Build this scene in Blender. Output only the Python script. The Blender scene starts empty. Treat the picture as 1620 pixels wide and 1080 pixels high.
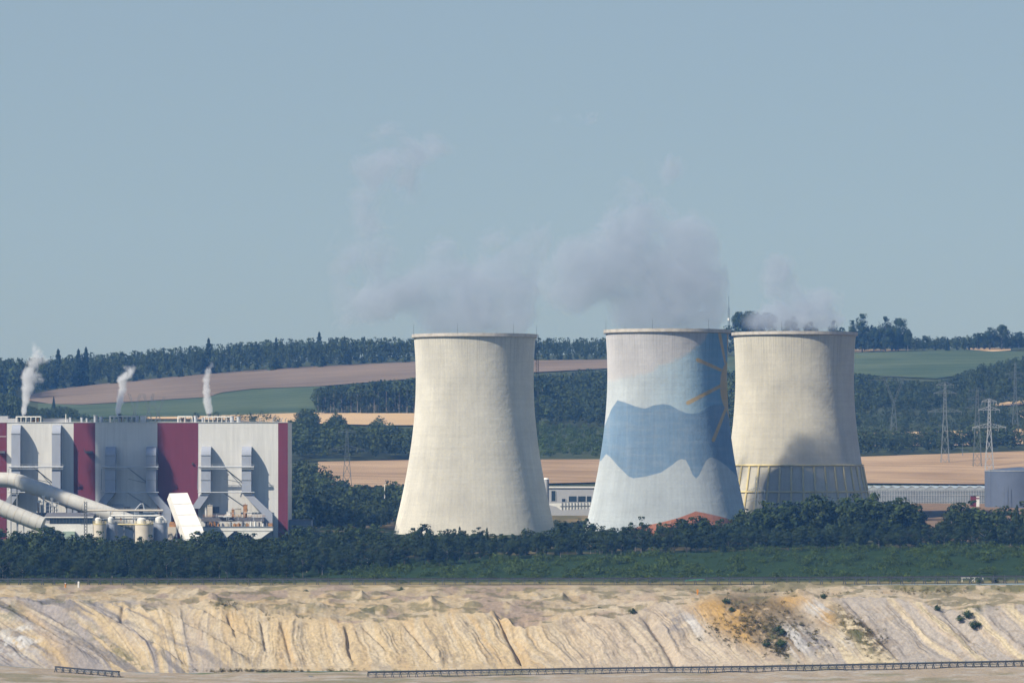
import bpy, bmesh, math, random
import numpy as np
from mathutils import Vector

R = math.radians
SC = bpy.context.scene
COL = SC.collection

# ------------------------------------------------------------------ camera
K = 0.00013760                       # metres across per metre of distance for one photo pixel
CX, HOR = 810.0, 720.0               # photo column of the optical axis, photo row of the horizon
cam_d = bpy.data.cameras.new("camera")
cam = bpy.data.objects.new("camera", cam_d)
COL.objects.link(cam)
cam.location = (0, 0, 0)
cam.rotation_euler = (R(90), 0, 0)
cam_d.sensor_width = 36.0
cam_d.lens = 36.0 / (1620 * K)
cam_d.shift_y = 180.0 / 1620.0
cam_d.clip_start = 0.5
cam_d.clip_end = 60000
SC.camera = cam

# ------------------------------------------------------------------ sky, sun, exposure
SUN_EL, SUN_AZ = 42.5, 234.0         # azimuth clockwise from +Y: low on the left, behind the camera
w = bpy.data.worlds.new("World")
SC.world = w
w.use_nodes = True
wn = w.node_tree
bg = wn.nodes["Background"]
sky = wn.nodes.new("ShaderNodeTexSky")
sky.sky_type = 'NISHITA'
sky.sun_disc = False
sky.sun_elevation = R(SUN_EL)
sky.sun_rotation = R(SUN_AZ)
sky.altitude = 200
sky.air_density = 1.0
sky.dust_density = 0.9
sky.ozone_density = 4.0
bg.inputs['Strength'].default_value = 0.069
tint = wn.nodes.new("ShaderNodeMix")
tint.data_type = 'RGBA'; tint.blend_type = 'MULTIPLY'; tint.inputs[0].default_value = 1.0
tint.inputs[7].default_value = (0.80, 0.95, 1.15, 1)
wn.links.new(sky.outputs[0], tint.inputs[6])
veil = wn.nodes.new("ShaderNodeMix")          # thin summer haze in the sky
veil.data_type = 'RGBA'
tcw = wn.nodes.new("ShaderNodeTexCoord"); sxw = wn.nodes.new("ShaderNodeSeparateXYZ"); vf = wn.nodes.new("ShaderNodeMapRange")
vf.interpolation_type = 'SMOOTHSTEP'           # thick near the horizon, thinning overhead
vf.inputs['From Min'].default_value = 0.08; vf.inputs['From Max'].default_value = 0.55
vf.inputs['To Min'].default_value = 0.66; vf.inputs['To Max'].default_value = 0.0
wn.links.new(tcw.outputs['Generated'], sxw.inputs[0]); wn.links.new(sxw.outputs['Z'], vf.inputs['Value']); wn.links.new(vf.outputs[0], veil.inputs[0])
veil.inputs[7].default_value = (4.12, 5.05, 5.45, 1)
wn.links.new(tint.outputs[2], veil.inputs[6])
wn.links.new(veil.outputs[2], bg.inputs[0])
sl = bpy.data.lights.new("sun", 'SUN')
sun = bpy.data.objects.new("sun", sl)
COL.objects.link(sun)
sl.energy = 4.8
sl.angle = R(0.53)
sl.color = (1.0, 0.95, 0.86)
sd = Vector((math.sin(R(SUN_AZ)) * math.cos(R(SUN_EL)), math.cos(R(SUN_AZ)) * math.cos(R(SUN_EL)), math.sin(R(SUN_EL))))
sun.rotation_euler = sd.to_track_quat('Z', 'Y').to_euler()
SC.view_settings.view_transform = 'Standard'
SC.view_settings.look = 'None'
SC.view_settings.exposure = 0.30
SC.view_settings.gamma = 1.0
SC.render.engine = 'CYCLES'
SC.cycles.volume_bounces = 2
SC.cycles.volume_step_rate = 0.45
SC.cycles.max_bounces = 6
SC.cycles.diffuse_bounces = 1
SC.cycles.transparent_max_bounces = 24

HAZE_COLOR = (0.16, 0.43, 1.0)
HAZE_DENSITY = 0.000052

# ------------------------------------------------------------------ helpers
def P(px, py, D):
    """a point of the place seen at photo column px, row py, D metres away"""
    return Vector(((px - CX) * K * D, D, (HOR - py) * K * D))

def tag(o, label=None, cat=None, group=None, kind=None):
    if label: o['label'] = label
    if cat: o['category'] = cat
    if group: o['group'] = group
    if kind: o['kind'] = kind
    return o

def empty(name, loc):
    o = bpy.data.objects.new(name, None)
    o.empty_display_size = 1.0
    o.location = loc
    COL.objects.link(o)
    return o

def np_mesh(name, verts, quads, tris=None):
    """fast mesh from numpy arrays"""
    me = bpy.data.meshes.new(name)
    nq = 0 if quads is None else len(quads)
    nt = 0 if tris is None else len(tris)
    me.vertices.add(len(verts))
    me.vertices.foreach_set('co', np.asarray(verts, dtype=np.float32).ravel())
    loops = []
    if nq: loops.append(np.asarray(quads, dtype=np.int32).ravel())
    if nt: loops.append(np.asarray(tris, dtype=np.int32).ravel())
    lp = np.concatenate(loops)
    me.loops.add(len(lp))
    me.loops.foreach_set('vertex_index', lp)
    me.polygons.add(nq + nt)
    st = np.concatenate([np.arange(nq) * 4, nq * 4 + np.arange(nt) * 3]).astype(np.int32)
    me.polygons.foreach_set('loop_start', st)
    me.update(calc_edges=True)
    return me

def link(name, me, m, parent=None, loc=None):
    o = bpy.data.objects.new(name, me)
    for mm in (m if isinstance(m, (list, tuple)) else [m]):
        me.materials.append(mm)
    if parent is not None: o.parent = parent
    if loc is not None: o.location = loc
    COL.objects.link(o)
    return o

def set_col(me, rgb):
    a = me.attributes.new('Col', 'FLOAT_COLOR', 'POINT')
    full = np.ones((len(rgb), 4), dtype=np.float32)
    full[:, :3] = rgb
    a.data.foreach_set('color', full.ravel())

def set_float(me, name, val):
    a = me.attributes.new(name, 'FLOAT', 'POINT')
    a.data.foreach_set('value', np.asarray(val, dtype=np.float32))

class MB:
    """collects simple solids and links them as one mesh"""
    def __init__(s):
        s.v = []; s.f = []
    def add(s, vs, fs):
        b = len(s.v)
        s.v += [tuple(x) for x in vs]
        s.f += [tuple(i + b for i in f) for f in fs]
        return s
    def box(s, x0, x1, y0, y1, z0, z1):
        return s.add([(x0,y0,z0),(x1,y0,z0),(x1,y1,z0),(x0,y1,z0),(x0,y0,z1),(x1,y0,z1),(x1,y1,z1),(x0,y1,z1)],
                     [(0,3,2,1),(4,5,6,7),(0,1,5,4),(1,2,6,5),(2,3,7,6),(3,0,4,7)])
    def bar(s, a, b, w=0.2, h=None):
        a = Vector(a); b = Vector(b); h = h or w
        d = (b - a).normalized()
        up = Vector((0,0,1)) if abs(d.z) < 0.95 else Vector((0,1,0))
        x = d.cross(up).normalized() * w / 2; y = x.cross(d).normalized() * h / 2
        vs = [a-x-y, a+x-y, a+x+y, a-x+y, b-x-y, b+x-y, b+x+y, b-x+y]
        return s.add(vs, [(0,3,2,1),(4,5,6,7),(0,1,5,4),(1,2,6,5),(2,3,7,6),(3,0,4,7)])
    def tube(s, pts, rad, n=12, cap=True):
        pts = [Vector(p) for p in pts]
        rads = rad if isinstance(rad, (list, tuple)) else [rad] * len(pts)
        rings = []
        ref = Vector((0.13, 0.99, 0.08)).normalized()
        for i, p in enumerate(pts):
            d = ((pts[min(i+1, len(pts)-1)] - pts[max(i-1, 0)])).normalized()
            u = d.cross(ref)
            if u.length < 1e-3: u = d.cross(Vector((1,0,0)))
            u.normalize(); v = d.cross(u)
            rings.append([p + (u*math.cos(2*math.pi*k/n) + v*math.sin(2*math.pi*k/n))*rads[i] for k in range(n)])
        vs = [q for r in rings for q in r]; fs = []
        for i in range(len(pts)-1):
            for k in range(n):
                a = i*n+k; b = i*n+(k+1) % n
                fs.append((a, b, b+n, a+n))
        if cap:
            fs.append(tuple(reversed(range(n)))); fs.append(tuple((len(pts)-1)*n+k for k in range(n)))
        return s.add(vs, fs)
    def cyl(s, c, r, z0, z1, n=24, r1=None):
        return s.tube([(c[0], c[1], z0), (c[0], c[1], z1)], [r, r if r1 is None else r1], n)
    def prism(s, poly, y0, y1):
        """poly: (x,z) outline seen from the front, extruded along y"""
        n = len(poly)
        vs = [(x, y0, z) for x, z in poly] + [(x, y1, z) for x, z in poly]
        fs = [tuple(range(n)), tuple(reversed(range(n, 2*n)))]
        for i in range(n):
            j = (i+1) % n
            fs.append((j, i, i+n, j+n))
        return s.add(vs, fs)
    def prism_x(s, poly, x0, x1):
        """poly: (y,z) outline, extruded along x"""
        n = len(poly)
        vs = [(x0, y, z) for y, z in poly] + [(x1, y, z) for y, z in poly]
        fs = [tuple(range(n)), tuple(reversed(range(n, 2*n)))]
        for i in range(n):
            j = (i+1) % n
            fs.append((j, i, i+n, j+n))
        return s.add(vs, fs)
    def build(s, name, m, parent=None, base=(0,0,0), smooth=False):
        """base: world place that the mesh is relative to (its thing's base)"""
        me = bpy.data.meshes.new(name)
        b = Vector(base)
        me.from_pydata([Vector(v) - b for v in s.v], [], s.f)
        bm = bmesh.new(); bm.from_mesh(me)
        bmesh.ops.recalc_face_normals(bm, faces=bm.faces)
        bm.to_mesh(me); bm.free()
        if smooth:
            me.polygons.foreach_set('use_smooth', [True]*len(me.polygons))
            me.set_sharp_from_angle(angle=R(40))
        return link(name, me, m, parent, None if parent is not None else b)

# numpy noise
def _vn(x, y, seed):
    rs = np.random.RandomState(seed)
    T = rs.rand(256, 256)
    xi = np.floor(x).astype(int); yi = np.floor(y).astype(int)
    fx = x - xi; fy = y - yi
    fx = fx*fx*fx*(fx*(fx*6-15)+10); fy = fy*fy*fy*(fy*(fy*6-15)+10)
    a = T[xi % 256, yi % 256]; b = T[(xi+1) % 256, yi % 256]
    c = T[xi % 256, (yi+1) % 256]; d = T[(xi+1) % 256, (yi+1) % 256]
    return (a*(1-fx)+b*fx)*(1-fy) + (c*(1-fx)+d*fx)*fy
def fbm(x, y, seed, octv=4, gain=0.5):
    x = np.asarray(x, float); y = np.asarray(y, float)
    s = 0; a = 1; t = 0
    for i in range(octv):
        s = s + a*_vn(x*2**i + 17.3*i, y*2**i + 5.1*i, seed+i); t += a; a *= gain
    return s/t
def ridge(x, y, seed, octv=3):
    x = np.asarray(x, float); y = np.asarray(y, float)
    s = 0; a = 1; t = 0
    for i in range(octv):
        s = s + a*(1-np.abs(2*_vn(x*2**i+3.7*i, y*2**i+9.1*i, seed+i)-1)); t += a; a *= .5
    return s/t
def sstep(a, b, x):
    t = np.clip((np.asarray(x, float)-a)/(b-a), 0, 1)
    return t*t*(3-2*t)
def lerp_pts(pts, x):
    xs, ys = zip(*pts)
    return np.interp(x, xs, ys)

# ------------------------------------------------------------------ materials
def new_mat(name):
    m = bpy.data.materials.new(name)
    m.use_nodes = True
    return m, m.node_tree, m.node_tree.nodes['Principled BSDF']

ALB = 0.78        # common level of the surface colours below
def pmat(name, col, rough=0.75, var=0.18, scale=0.25, stretch=(1,1,1), metal=0.0, bump=0.0, attr=False, col2=None, detail=5, spec=0.3):
    """a colour broken up by two noises; attr: the colour comes from the mesh's own Col attribute"""
    m, nt, bs = new_mat(name)
    N, L = nt.nodes, nt.links
    tc = N.new('ShaderNodeTexCoord'); mp = N.new('ShaderNodeMapping')
    mp.inputs['Scale'].default_value = stretch
    L.new(tc.outputs['Object'], mp.inputs['Vector'])
    nz = N.new('ShaderNodeTexNoise'); nz.inputs['Scale'].default_value = scale
    nz.inputs['Detail'].default_value = detail; nz.inputs['Roughness'].default_value = 0.62
    L.new(mp.outputs[0], nz.inputs['Vector'])
    mr = N.new('ShaderNodeMapRange')
    mr.inputs['From Min'].default_value = 0.3; mr.inputs['From Max'].default_value = 0.7
    L.new(nz.outputs['Fac'], mr.inputs['Value'])
    mix = N.new('ShaderNodeMix'); mix.data_type = 'RGBA'
    if attr:
        at = N.new('ShaderNodeAttribute'); at.attribute_name = 'Col'
        mr.inputs['To Min'].default_value = (1-var)*ALB; mr.inputs['To Max'].default_value = (1+var)*ALB
        mix.blend_type = 'MULTIPLY'; mix.inputs[0].default_value = 1.0
        L.new(at.outputs['Color'], mix.inputs[6]); L.new(mr.outputs[0], mix.inputs[7])
    else:
        col = tuple(c*ALB for c in col)
        c2 = col2 or tuple(c*(1-var) for c in col); c1 = col if col2 else tuple(min(1, c*(1+var)) for c in col)
        mix.inputs[6].default_value = (*c2, 1); mix.inputs[7].default_value = (*c1, 1)
        L.new(mr.outputs[0], mix.inputs[0])
    L.new(mix.outputs[2], bs.inputs['Base Color'])
    bs.inputs['Roughness'].default_value = rough
    bs.inputs['Metallic'].default_value = metal
    bs.inputs['Specular IOR Level'].default_value = spec
    if bump:
        bp = N.new('ShaderNodeBump'); bp.inputs['Strength'].default_value = 0.6; bp.inputs['Distance'].default_value = bump
        L.new(nz.outputs['Fac'], bp.inputs['Height']); L.new(bp.outputs[0], bs.inputs['Normal'])
    return m

def leaf_mat(name, col, warm=(2.3, 1.75, 0.95)):
    m, nt, bs = new_mat(name)
    N, L = nt.nodes, nt.links
    at = N.new('ShaderNodeAttribute'); at.attribute_name = 'tint'
    oi = N.new('ShaderNodeObjectInfo')
    mx = N.new('ShaderNodeMix'); mx.data_type = 'RGBA'
    mx.inputs[6].default_value = (*col, 1)
    mx.inputs[7].default_value = (*[c*k for c, k in zip(col, warm)], 1)
    at2 = N.new('ShaderNodeAttribute'); at2.attribute_name = 'hue'
    ad = N.new('ShaderNodeMath'); ad.operation = 'ADD'
    ml = N.new('ShaderNodeMath'); ml.operation = 'MULTIPLY'; ml.inputs[1].default_value = 0.6
    L.new(oi.outputs['Random'], ml.inputs[0]); L.new(ml.outputs[0], ad.inputs[0]); L.new(at2.outputs['Fac'], ad.inputs[1])
    ad.use_clamp = True
    L.new(ad.outputs[0], mx.inputs[0])
    mu = N.new('ShaderNodeMix'); mu.data_type = 'RGBA'; mu.blend_type = 'MULTIPLY'; mu.inputs[0].default_value = 1
    L.new(mx.outputs[2], mu.inputs[6]); L.new(at.outputs['Fac'], mu.inputs[7])
    L.new(mu.outputs[2], bs.inputs['Base Color'])
    bs.inputs['Roughness'].default_value = 0.7
    bs.inputs['Specular IOR Level'].default_value = 0.15
    tr = N.new('ShaderNodeBsdfTranslucent'); L.new(mu.outputs[2], tr.inputs['Color'])
    ms = N.new('ShaderNodeMixShader'); ms.inputs[0].default_value = 0.12
    out = nt.nodes['Material Output']
    L.new(bs.outputs[0], ms.inputs[1]); L.new(tr.outputs[0], ms.inputs[2]); L.new(ms.outputs[0], out.inputs['Surface'])
    return m

def concrete_mat(name, col, attr=False):
    """tower concrete: cast-lift lines, panel seams, rain streaks from the rim, faint blotches"""
    m, nt, bs = new_mat(name)
    N, L = nt.nodes, nt.links
    tc = N.new('ShaderNodeTexCoord')
    sep = N.new('ShaderNodeSeparateXYZ'); L.new(tc.outputs['Object'], sep.inputs[0])
    ang = N.new('ShaderNodeMath'); ang.operation = 'ARCTAN2'
    L.new(sep.outputs['X'], ang.inputs[0]); L.new(sep.outputs['Y'], ang.inputs[1])
    def math_(op, a, b=None, c=None):
        n = N.new('ShaderNodeMath'); n.operation = op
        for i, q in enumerate((a, b, c)):
            if q is None: continue
            if isinstance(q, (int, float)): n.inputs[i].default_value = q
            else: L.new(q, n.inputs[i])
        return n.outputs[0]
    def rng(v, a, b, c, d, smooth=False):
        n = N.new('ShaderNodeMapRange')
        if smooth: n.interpolation_type = 'SMOOTHSTEP'
        L.new(v, n.inputs['Value'])
        for k, q in zip(('From Min', 'From Max', 'To Min', 'To Max'), (a, b, c, d)): n.inputs[k].default_value = q
        return n.outputs[0]
    cv = N.new('ShaderNodeCombineXYZ')
    L.new(math_('MULTIPLY', ang.outputs[0], 32.0), cv.inputs['X']); L.new(sep.outputs['Z'], cv.inputs['Z'])
    def noise(sx, sz, detail=4, w=0.0, rough=0.6):
        mp = N.new('ShaderNodeMapping'); mp.inputs['Scale'].default_value = (sx, 1, sz); mp.inputs['Location'].default_value = (w, w*2, 0)
        L.new(cv.outputs[0], mp.inputs['Vector'])
        nz = N.new('ShaderNodeTexNoise'); nz.inputs['Scale'].default_value = 1.0
        nz.inputs['Detail'].default_value = detail; nz.inputs['Roughness'].default_value = rough
        L.new(mp.outputs[0], nz.inputs['Vector'])
        return nz.outputs['Fac']
    blot = rng(noise(0.05, 0.04), 0.3, 0.7, 0.86*ALB, 1.08*ALB)
    vert = rng(noise(0.9, 0.015, 3, 3.0), 0.3, 0.75, 0.92, 1.05)
    horiz = rng(noise(0.02, 0.9, 3, 7.0), 0.3, 0.7, 0.95, 1.04)
    fine = rng(noise(0.8, 0.8, 4, 5.0), 0.25, 0.75, 0.93, 1.06)
    lift = math_('FRACT', math_('MULTIPLY', sep.outputs['Z'], 1/1.5))
    liftl = rng(lift, 0.0, 0.18, 0.965, 1.0)
    seam = math_('FRACT', math_('MULTIPLY', ang.outputs[0], 60/6.2832))
    seaml = rng(seam, 0.0, 0.12, 0.97, 1.0)
    # dark streaks hanging from the rim
    st_n = rng(noise(1.6, 0.012, 3, 11.0, 0.7), 0.50, 0.74, 0.0, 1.0)
    st_z = rng(sep.outputs['Z'], 72.0, 106.0, 0.0, 1.0)
    streak = math_('SUBTRACT', 1.0, math_('MULTIPLY', math_('MULTIPLY', st_n, st_z), 0.42))
    v = blot
    for q in (vert, horiz, fine, liftl, seaml, streak): v = math_('MULTIPLY', v, q)
    mix = N.new('ShaderNodeMix'); mix.data_type = 'RGBA'; mix.blend_type = 'MULTIPLY'; mix.inputs[0].default_value = 1
    if attr:
        at = N.new('ShaderNodeAttribute'); at.attribute_name = 'Col'
        L.new(at.outputs['Color'], mix.inputs[6])
    else:
        mix.inputs[6].default_value = (*col, 1)
    L.new(v, mix.inputs[7])
    L.new(mix.outputs[2], bs.inputs['Base Color'])
    bs.inputs['Roughness'].default_value = 0.9
    if 'Diffuse Roughness' in bs.inputs: bs.inputs['Diffuse Roughness'].default_value = 0.9
    bs.inputs['Specular IOR Level'].default_value = 0.1
    hb = math_('ADD', noise(0.25, 0.25, 4, 1.0), math_('MULTIPLY', liftl, 0.8))
    bp = N.new('ShaderNodeBump'); bp.inputs['Strength'].default_value = 0.5; bp.inputs['Distance'].default_value = 0.5
    L.new(hb, bp.inputs['Height']); L.new(bp.outputs[0], bs.inputs['Normal'])
    return m

M = {}
M['concrete'] = concrete_mat('tower_concrete', (0.83, 0.79, 0.685))
M['concrete_warm'] = concrete_mat('weathered_concrete', (0.79, 0.745, 0.625))
M['mural'] = concrete_mat('mural_paint', None, attr=True)
M['rim'] = pmat('rim_concrete', (0.58, 0.53, 0.46), 0.9, 0.25, 0.3)
M['steel_dark'] = pmat('dark_steel', (0.10, 0.11, 0.12), 0.6, 0.25, 0.5)
M['steel'] = pmat('grey_steel', (0.32, 0.34, 0.36), 0.5, 0.2, 0.5)
M['steel_light'] = pmat('galvanised_steel', (0.62, 0.64, 0.66), 0.45, 0.15, 0.6)
M['yellow'] = pmat('faded_yellow_paint', (0.82, 0.68, 0.34), 0.7, 0.15, 0.4)
def clad_mat(name, col):
    """profiled metal sheet: sheet joints, dull streaks, slight colour steps from sheet to sheet"""
    m, nt, bs = new_mat(name)
    N, L = nt.nodes, nt.links
    tc = N.new('ShaderNodeTexCoord')
    sw = N.new('ShaderNodeSeparateXYZ'); L.new(tc.outputs['Object'], sw.inputs[0])
    cb = N.new('ShaderNodeCombineXYZ'); L.new(sw.outputs['X'], cb.inputs['X']); L.new(sw.outputs['Z'], cb.inputs['Y'])
    br = N.new('ShaderNodeTexBrick'); br.offset = 0.0; br.inputs['Scale'].default_value = 1.0
    br.inputs['Brick Width'].default_value = 3.2; br.inputs['Row Height'].default_value = 6.0
    br.inputs['Mortar Size'].default_value = 0.05; br.inputs['Mortar Smooth'].default_value = 0.3
    c = [q*ALB for q in col]
    br.inputs['Color1'].default_value = (*c, 1); br.inputs['Color2'].default_value = (*[q*.955 for q in c], 1); br.inputs['Mortar'].default_value = (*[q*.80 for q in c], 1)
    L.new(cb.outputs[0], br.inputs['Vector'])
    mp = N.new('ShaderNodeMapping'); mp.inputs['Scale'].default_value = (0.7, 0.7, 0.05); L.new(tc.outputs['Object'], mp.inputs['Vector'])
    nz = N.new('ShaderNodeTexNoise'); nz.inputs['Scale'].default_value = 1.0; nz.inputs['Detail'].default_value = 5; L.new(mp.outputs[0], nz.inputs['Vector'])
    mr = N.new('ShaderNodeMapRange'); mr.inputs['From Min'].default_value = .3; mr.inputs['From Max'].default_value = .7; mr.inputs['To Min'].default_value = .90; mr.inputs['To Max'].default_value = 1.05
    L.new(nz.outputs['Fac'], mr.inputs['Value'])
    mx = N.new('ShaderNodeMix'); mx.data_type = 'RGBA'; mx.blend_type = 'MULTIPLY'; mx.inputs[0].default_value = 1
    L.new(br.outputs['Color'], mx.inputs[6]); L.new(mr.outputs[0], mx.inputs[7]); L.new(mx.outputs[2], bs.inputs['Base Color'])
    bs.inputs['Roughness'].default_value = .55; bs.inputs['Specular IOR Level'].default_value = .3
    return m
M['white_clad'] = clad_mat('white_cladding', (0.86, 0.845, 0.80))
M['red_clad'] = clad_mat('dark_red_sheet', (0.205, 0.034, 0.058))
M['duct'] = pmat('pale_grey_duct', (0.43, 0.46, 0.53), 0.55, 0.08, 0.3, (1,1,0.5))
M['white_paint'] = pmat('white_paint', (0.95, 0.92, 0.85), 0.6, 0.08, 0.4)
M['pipe_white'] = pmat('off_white_pipe', (0.66, 0.64, 0.58), 0.5, 0.12, 0.25)
M['roof_dark'] = pmat('dark_roof', (0.16, 0.16, 0.18), 0.8, 0.2, 0.4)
M['glass_dark'] = pmat('dark_glazing', (0.03, 0.05, 0.07), 0.15, 0.2, 0.5, spec=0.5)
M['rust'] = pmat('orange_rusty_machinery', (0.48, 0.24, 0.09), 0.8, 0.35, 0.8)
M['silo'] = pmat('cream_silo', (0.72, 0.64, 0.52), 0.6, 0.1, 0.3)
M['tank'] = pmat('blue_grey_tank', (0.115, 0.14, 0.195), 0.5, 0.08, 0.2)
M['shed'] = pmat('grey_blue_cladding', (0.19, 0.24, 0.31), 0.6, 0.1, 0.4)
M['grey_wall'] = pmat('light_grey_wall', (0.50, 0.50, 0.51), 0.7, 0.06, 0.4)
M['pale_green'] = pmat('pale_green_paint', (0.42, 0.52, 0.42), .7, .1, .5)
M['green_paint'] = pmat('green_tarpaulin', (0.07, 0.30, 0.16), 0.7, 0.2, 0.6)
M['orange_paint'] = pmat('orange_paint', (0.75, 0.30, 0.05), 0.6, 0.1, 0.6)
M['greenhouse'] = pmat('greenhouse_glass', (0.44, 0.48, 0.49), 0.25, 0.18, 0.15, spec=0.5)
M['greenhouse_wall'] = pmat('greenhouse_wall_glass', (0.22, 0.27, 0.30), 0.25, 0.35, 0.12, spec=0.5)
M['bark'] = pmat('tree_bark', (0.10, 0.085, 0.07), 0.9, 0.3, 1.5)
M['bark_pale'] = pmat('pale_bark', (0.30, 0.27, 0.23), 0.9, 0.3, 1.5)
M['leaf'] = leaf_mat('leaf_dark', (0.018, 0.034, 0.0135))
M['leaf_far'] = leaf_mat('leaf_far', (0.019, 0.035, 0.017))
M['leaf_shrub'] = leaf_mat('leaf_shrub', (0.026, 0.052, 0.014))
M['leaf_conifer'] = leaf_mat('needle', (0.012, 0.025, 0.014), (1.2, 1.2, 0.9))
M['sand'] = pmat('sand', None, 0.95, 0.20, 0.8, attr=True, detail=9, bump=0.5, spec=0.05)
M['soil'] = pmat('soil', None, 0.95, 0.22, 0.12, attr=True, detail=8, spec=0.05)
M['hill'] = pmat('hill_ground', (0.07, 0.085, 0.04), 0.95, 0.3, 0.02, spec=0.05)

def field_mat(name, c1, c2, stripe, rot, contrast=1.0, scale_n=0.01):
    m, nt, bs = new_mat(name)
    N, L = nt.nodes, nt.links
    tc = N.new('ShaderNodeTexCoord')
    mp = N.new('ShaderNodeMapping'); mp.inputs['Rotation'].default_value = (0, 0, rot)
    L.new(tc.outputs['Object'], mp.inputs['Vector'])
    mp2 = N.new('ShaderNodeMapping'); mp2.inputs['Scale'].default_value = (0.0015, stripe, 0.002)
    L.new(mp.outputs[0], mp2.inputs['Vector'])
    n1 = N.new('ShaderNodeTexNoise'); n1.inputs['Scale'].default_value = 1; n1.inputs['Detail'].default_value = 4
    n1.inputs['Roughness'].default_value = 0.7
    L.new(mp2.outputs[0], n1.inputs['Vector'])
    n2 = N.new('ShaderNodeTexNoise'); n2.inputs['Scale'].default_value = scale_n; n2.inputs['Detail'].default_value = 7
    L.new(tc.outputs['Object'], n2.inputs['Vector'])
    av = N.new('ShaderNodeMath'); av.operation = 'ADD'
    L.new(n1.outputs['Fac'], av.inputs[0]); L.new(n2.outputs['Fac'], av.inputs[1])
    mr = N.new('ShaderNodeMapRange'); mr.inputs['From Min'].default_value = 1 - 0.3/contrast; mr.inputs['From Max'].default_value = 1 + 0.3/contrast
    L.new(av.outputs[0], mr.inputs['Value'])
    mx = N.new('ShaderNodeMix'); mx.data_type = 'RGBA'
    mx.inputs[6].default_value = (*[c*ALB for c in c1], 1); mx.inputs[7].default_value = (*[c*ALB for c in c2], 1)
    L.new(mr.outputs[0], mx.inputs[0]); L.new(mx.outputs[2], bs.inputs['Base Color'])
    bs.inputs['Roughness'].default_value = 0.95; bs.inputs['Specular IOR Level'].default_value = 0.05
    return m
M['plough'] = field_mat('ploughed_earth', (0.185, 0.14, 0.105), (0.27, 0.205, 0.155), 0.06, 0.10, 1.5)
M['crop'] = field_mat('green_crop', (0.058, 0.092, 0.048), (0.115, 0.15, 0.082), 0.06, 0.10, 1.5)
M['straw'] = field_mat('straw_stubble', (0.33, 0.22, 0.13), (0.53, 0.37, 0.23), 0.06, 0.5, 1.7)
M['straw_bright'] = field_mat('ripe_straw', (0.58, 0.40, 0.22), (0.70, 0.50, 0.29), 0.05, 0.3)

# ------------------------------------------------------------------ ground
TD = np.array([1970, 1990, 2080, 2150, 2250, 2350, 2700, 2790, 2915, 3200, 3330, 3550, 3750, 4000, 4250, 4500, 4800, 5100, 6500, 9000], float)
TC = np.array([-900, 0, 300, 480, 655, 960, 1350, 1620, 2500], float)
TR = np.array([
    [925, 925, 925, 925, 925, 925, 924, 922, 922],
    [919, 919, 919, 918, 917, 916, 915, 914, 914],
    [896, 896, 896, 890, 884, 876, 868, 866, 866],
    [886, 886, 886, 880, 872, 866, 858, 857, 857],
    [866, 866, 866, 864, 862, 860, 855, 853, 853],
    [851, 851, 851, 851, 851, 851, 848, 846, 846],
    [832, 832, 832, 832, 832, 832, 806, 804, 804],
    [815, 815, 815, 812, 808, 802, 797, 796, 796],
    [770, 770, 770, 770, 768, 766, 768, 768, 768],
    [738, 738, 736, 733, 731, 729, 724, 716, 712],
    [720, 720, 718, 716, 712, 712, 710, 704, 700],
    [684, 684, 680, 674, 673, 690, 690, 684, 680],
    [668, 668, 662, 657, 656, 664, 660, 652, 645],
    [656, 656, 644, 634, 630, 632, 622, 614, 610],
    [642, 642, 630, 616, 606, 600, 591, 583, 578],
    [632, 626, 597, 584, 574, 570, 561, 556, 550],
    [622, 612, 584, 574, 566, 563, 553, 551, 545],
    [616, 606, 578, 570, 562, 560, 550, 549, 543],
    [640, 636, 620, 612, 606, 604, 600, 598, 594],
    [680, 678, 670, 664, 660, 660, 658, 656, 652]], float)

def row_at(px, D):
    px = np.asarray(px, float); D = np.asarray(D, float)
    px, D = np.broadcast_arrays(px, D)
    ci = np.clip(np.searchsorted(TC, px) - 1, 0, len(TC)-2)
    di = np.clip(np.searchsorted(TD, D) - 1, 0, len(TD)-2)
    fc = np.clip((px - TC[ci])/(TC[ci+1]-TC[ci]), 0, 1); fd = np.clip((D - TD[di])/(TD[di+1]-TD[di]), 0, 1)
    return (TR[di, ci]*(1-fc)+TR[di, ci+1]*fc)*(1-fd) + (TR[di+1, ci]*(1-fc)+TR[di+1, ci+1]*fc)*fd
def ground_z(px, D):
    return (HOR - row_at(px, D))*K*np.asarray(D, float)
def dist_at(px, row, lo=2000.0, hi=4800.0):
    """distance at which the land is seen at that column and row"""
    ds = np.linspace(lo, hi, 600)
    r = np.minimum.accumulate(row_at(np.full_like(ds, px), ds))
    return float(np.interp(-row, -r, ds))

def grid_mesh(name, X, Y, Z):
    nr, nc = X.shape
    v = np.stack([X, Y, Z], -1).reshape(-1, 3)
    i = np.arange(nr*nc).reshape(nr, nc)
    q = np.stack([i[:-1, :-1], i[:-1, 1:], i[1:, 1:], i[1:, :-1]], -1).reshape(-1, 4)
    me = np_mesh(name, v, q)
    me.polygons.foreach_set('use_smooth', np.ones(len(me.polygons), bool))
    return me

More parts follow.
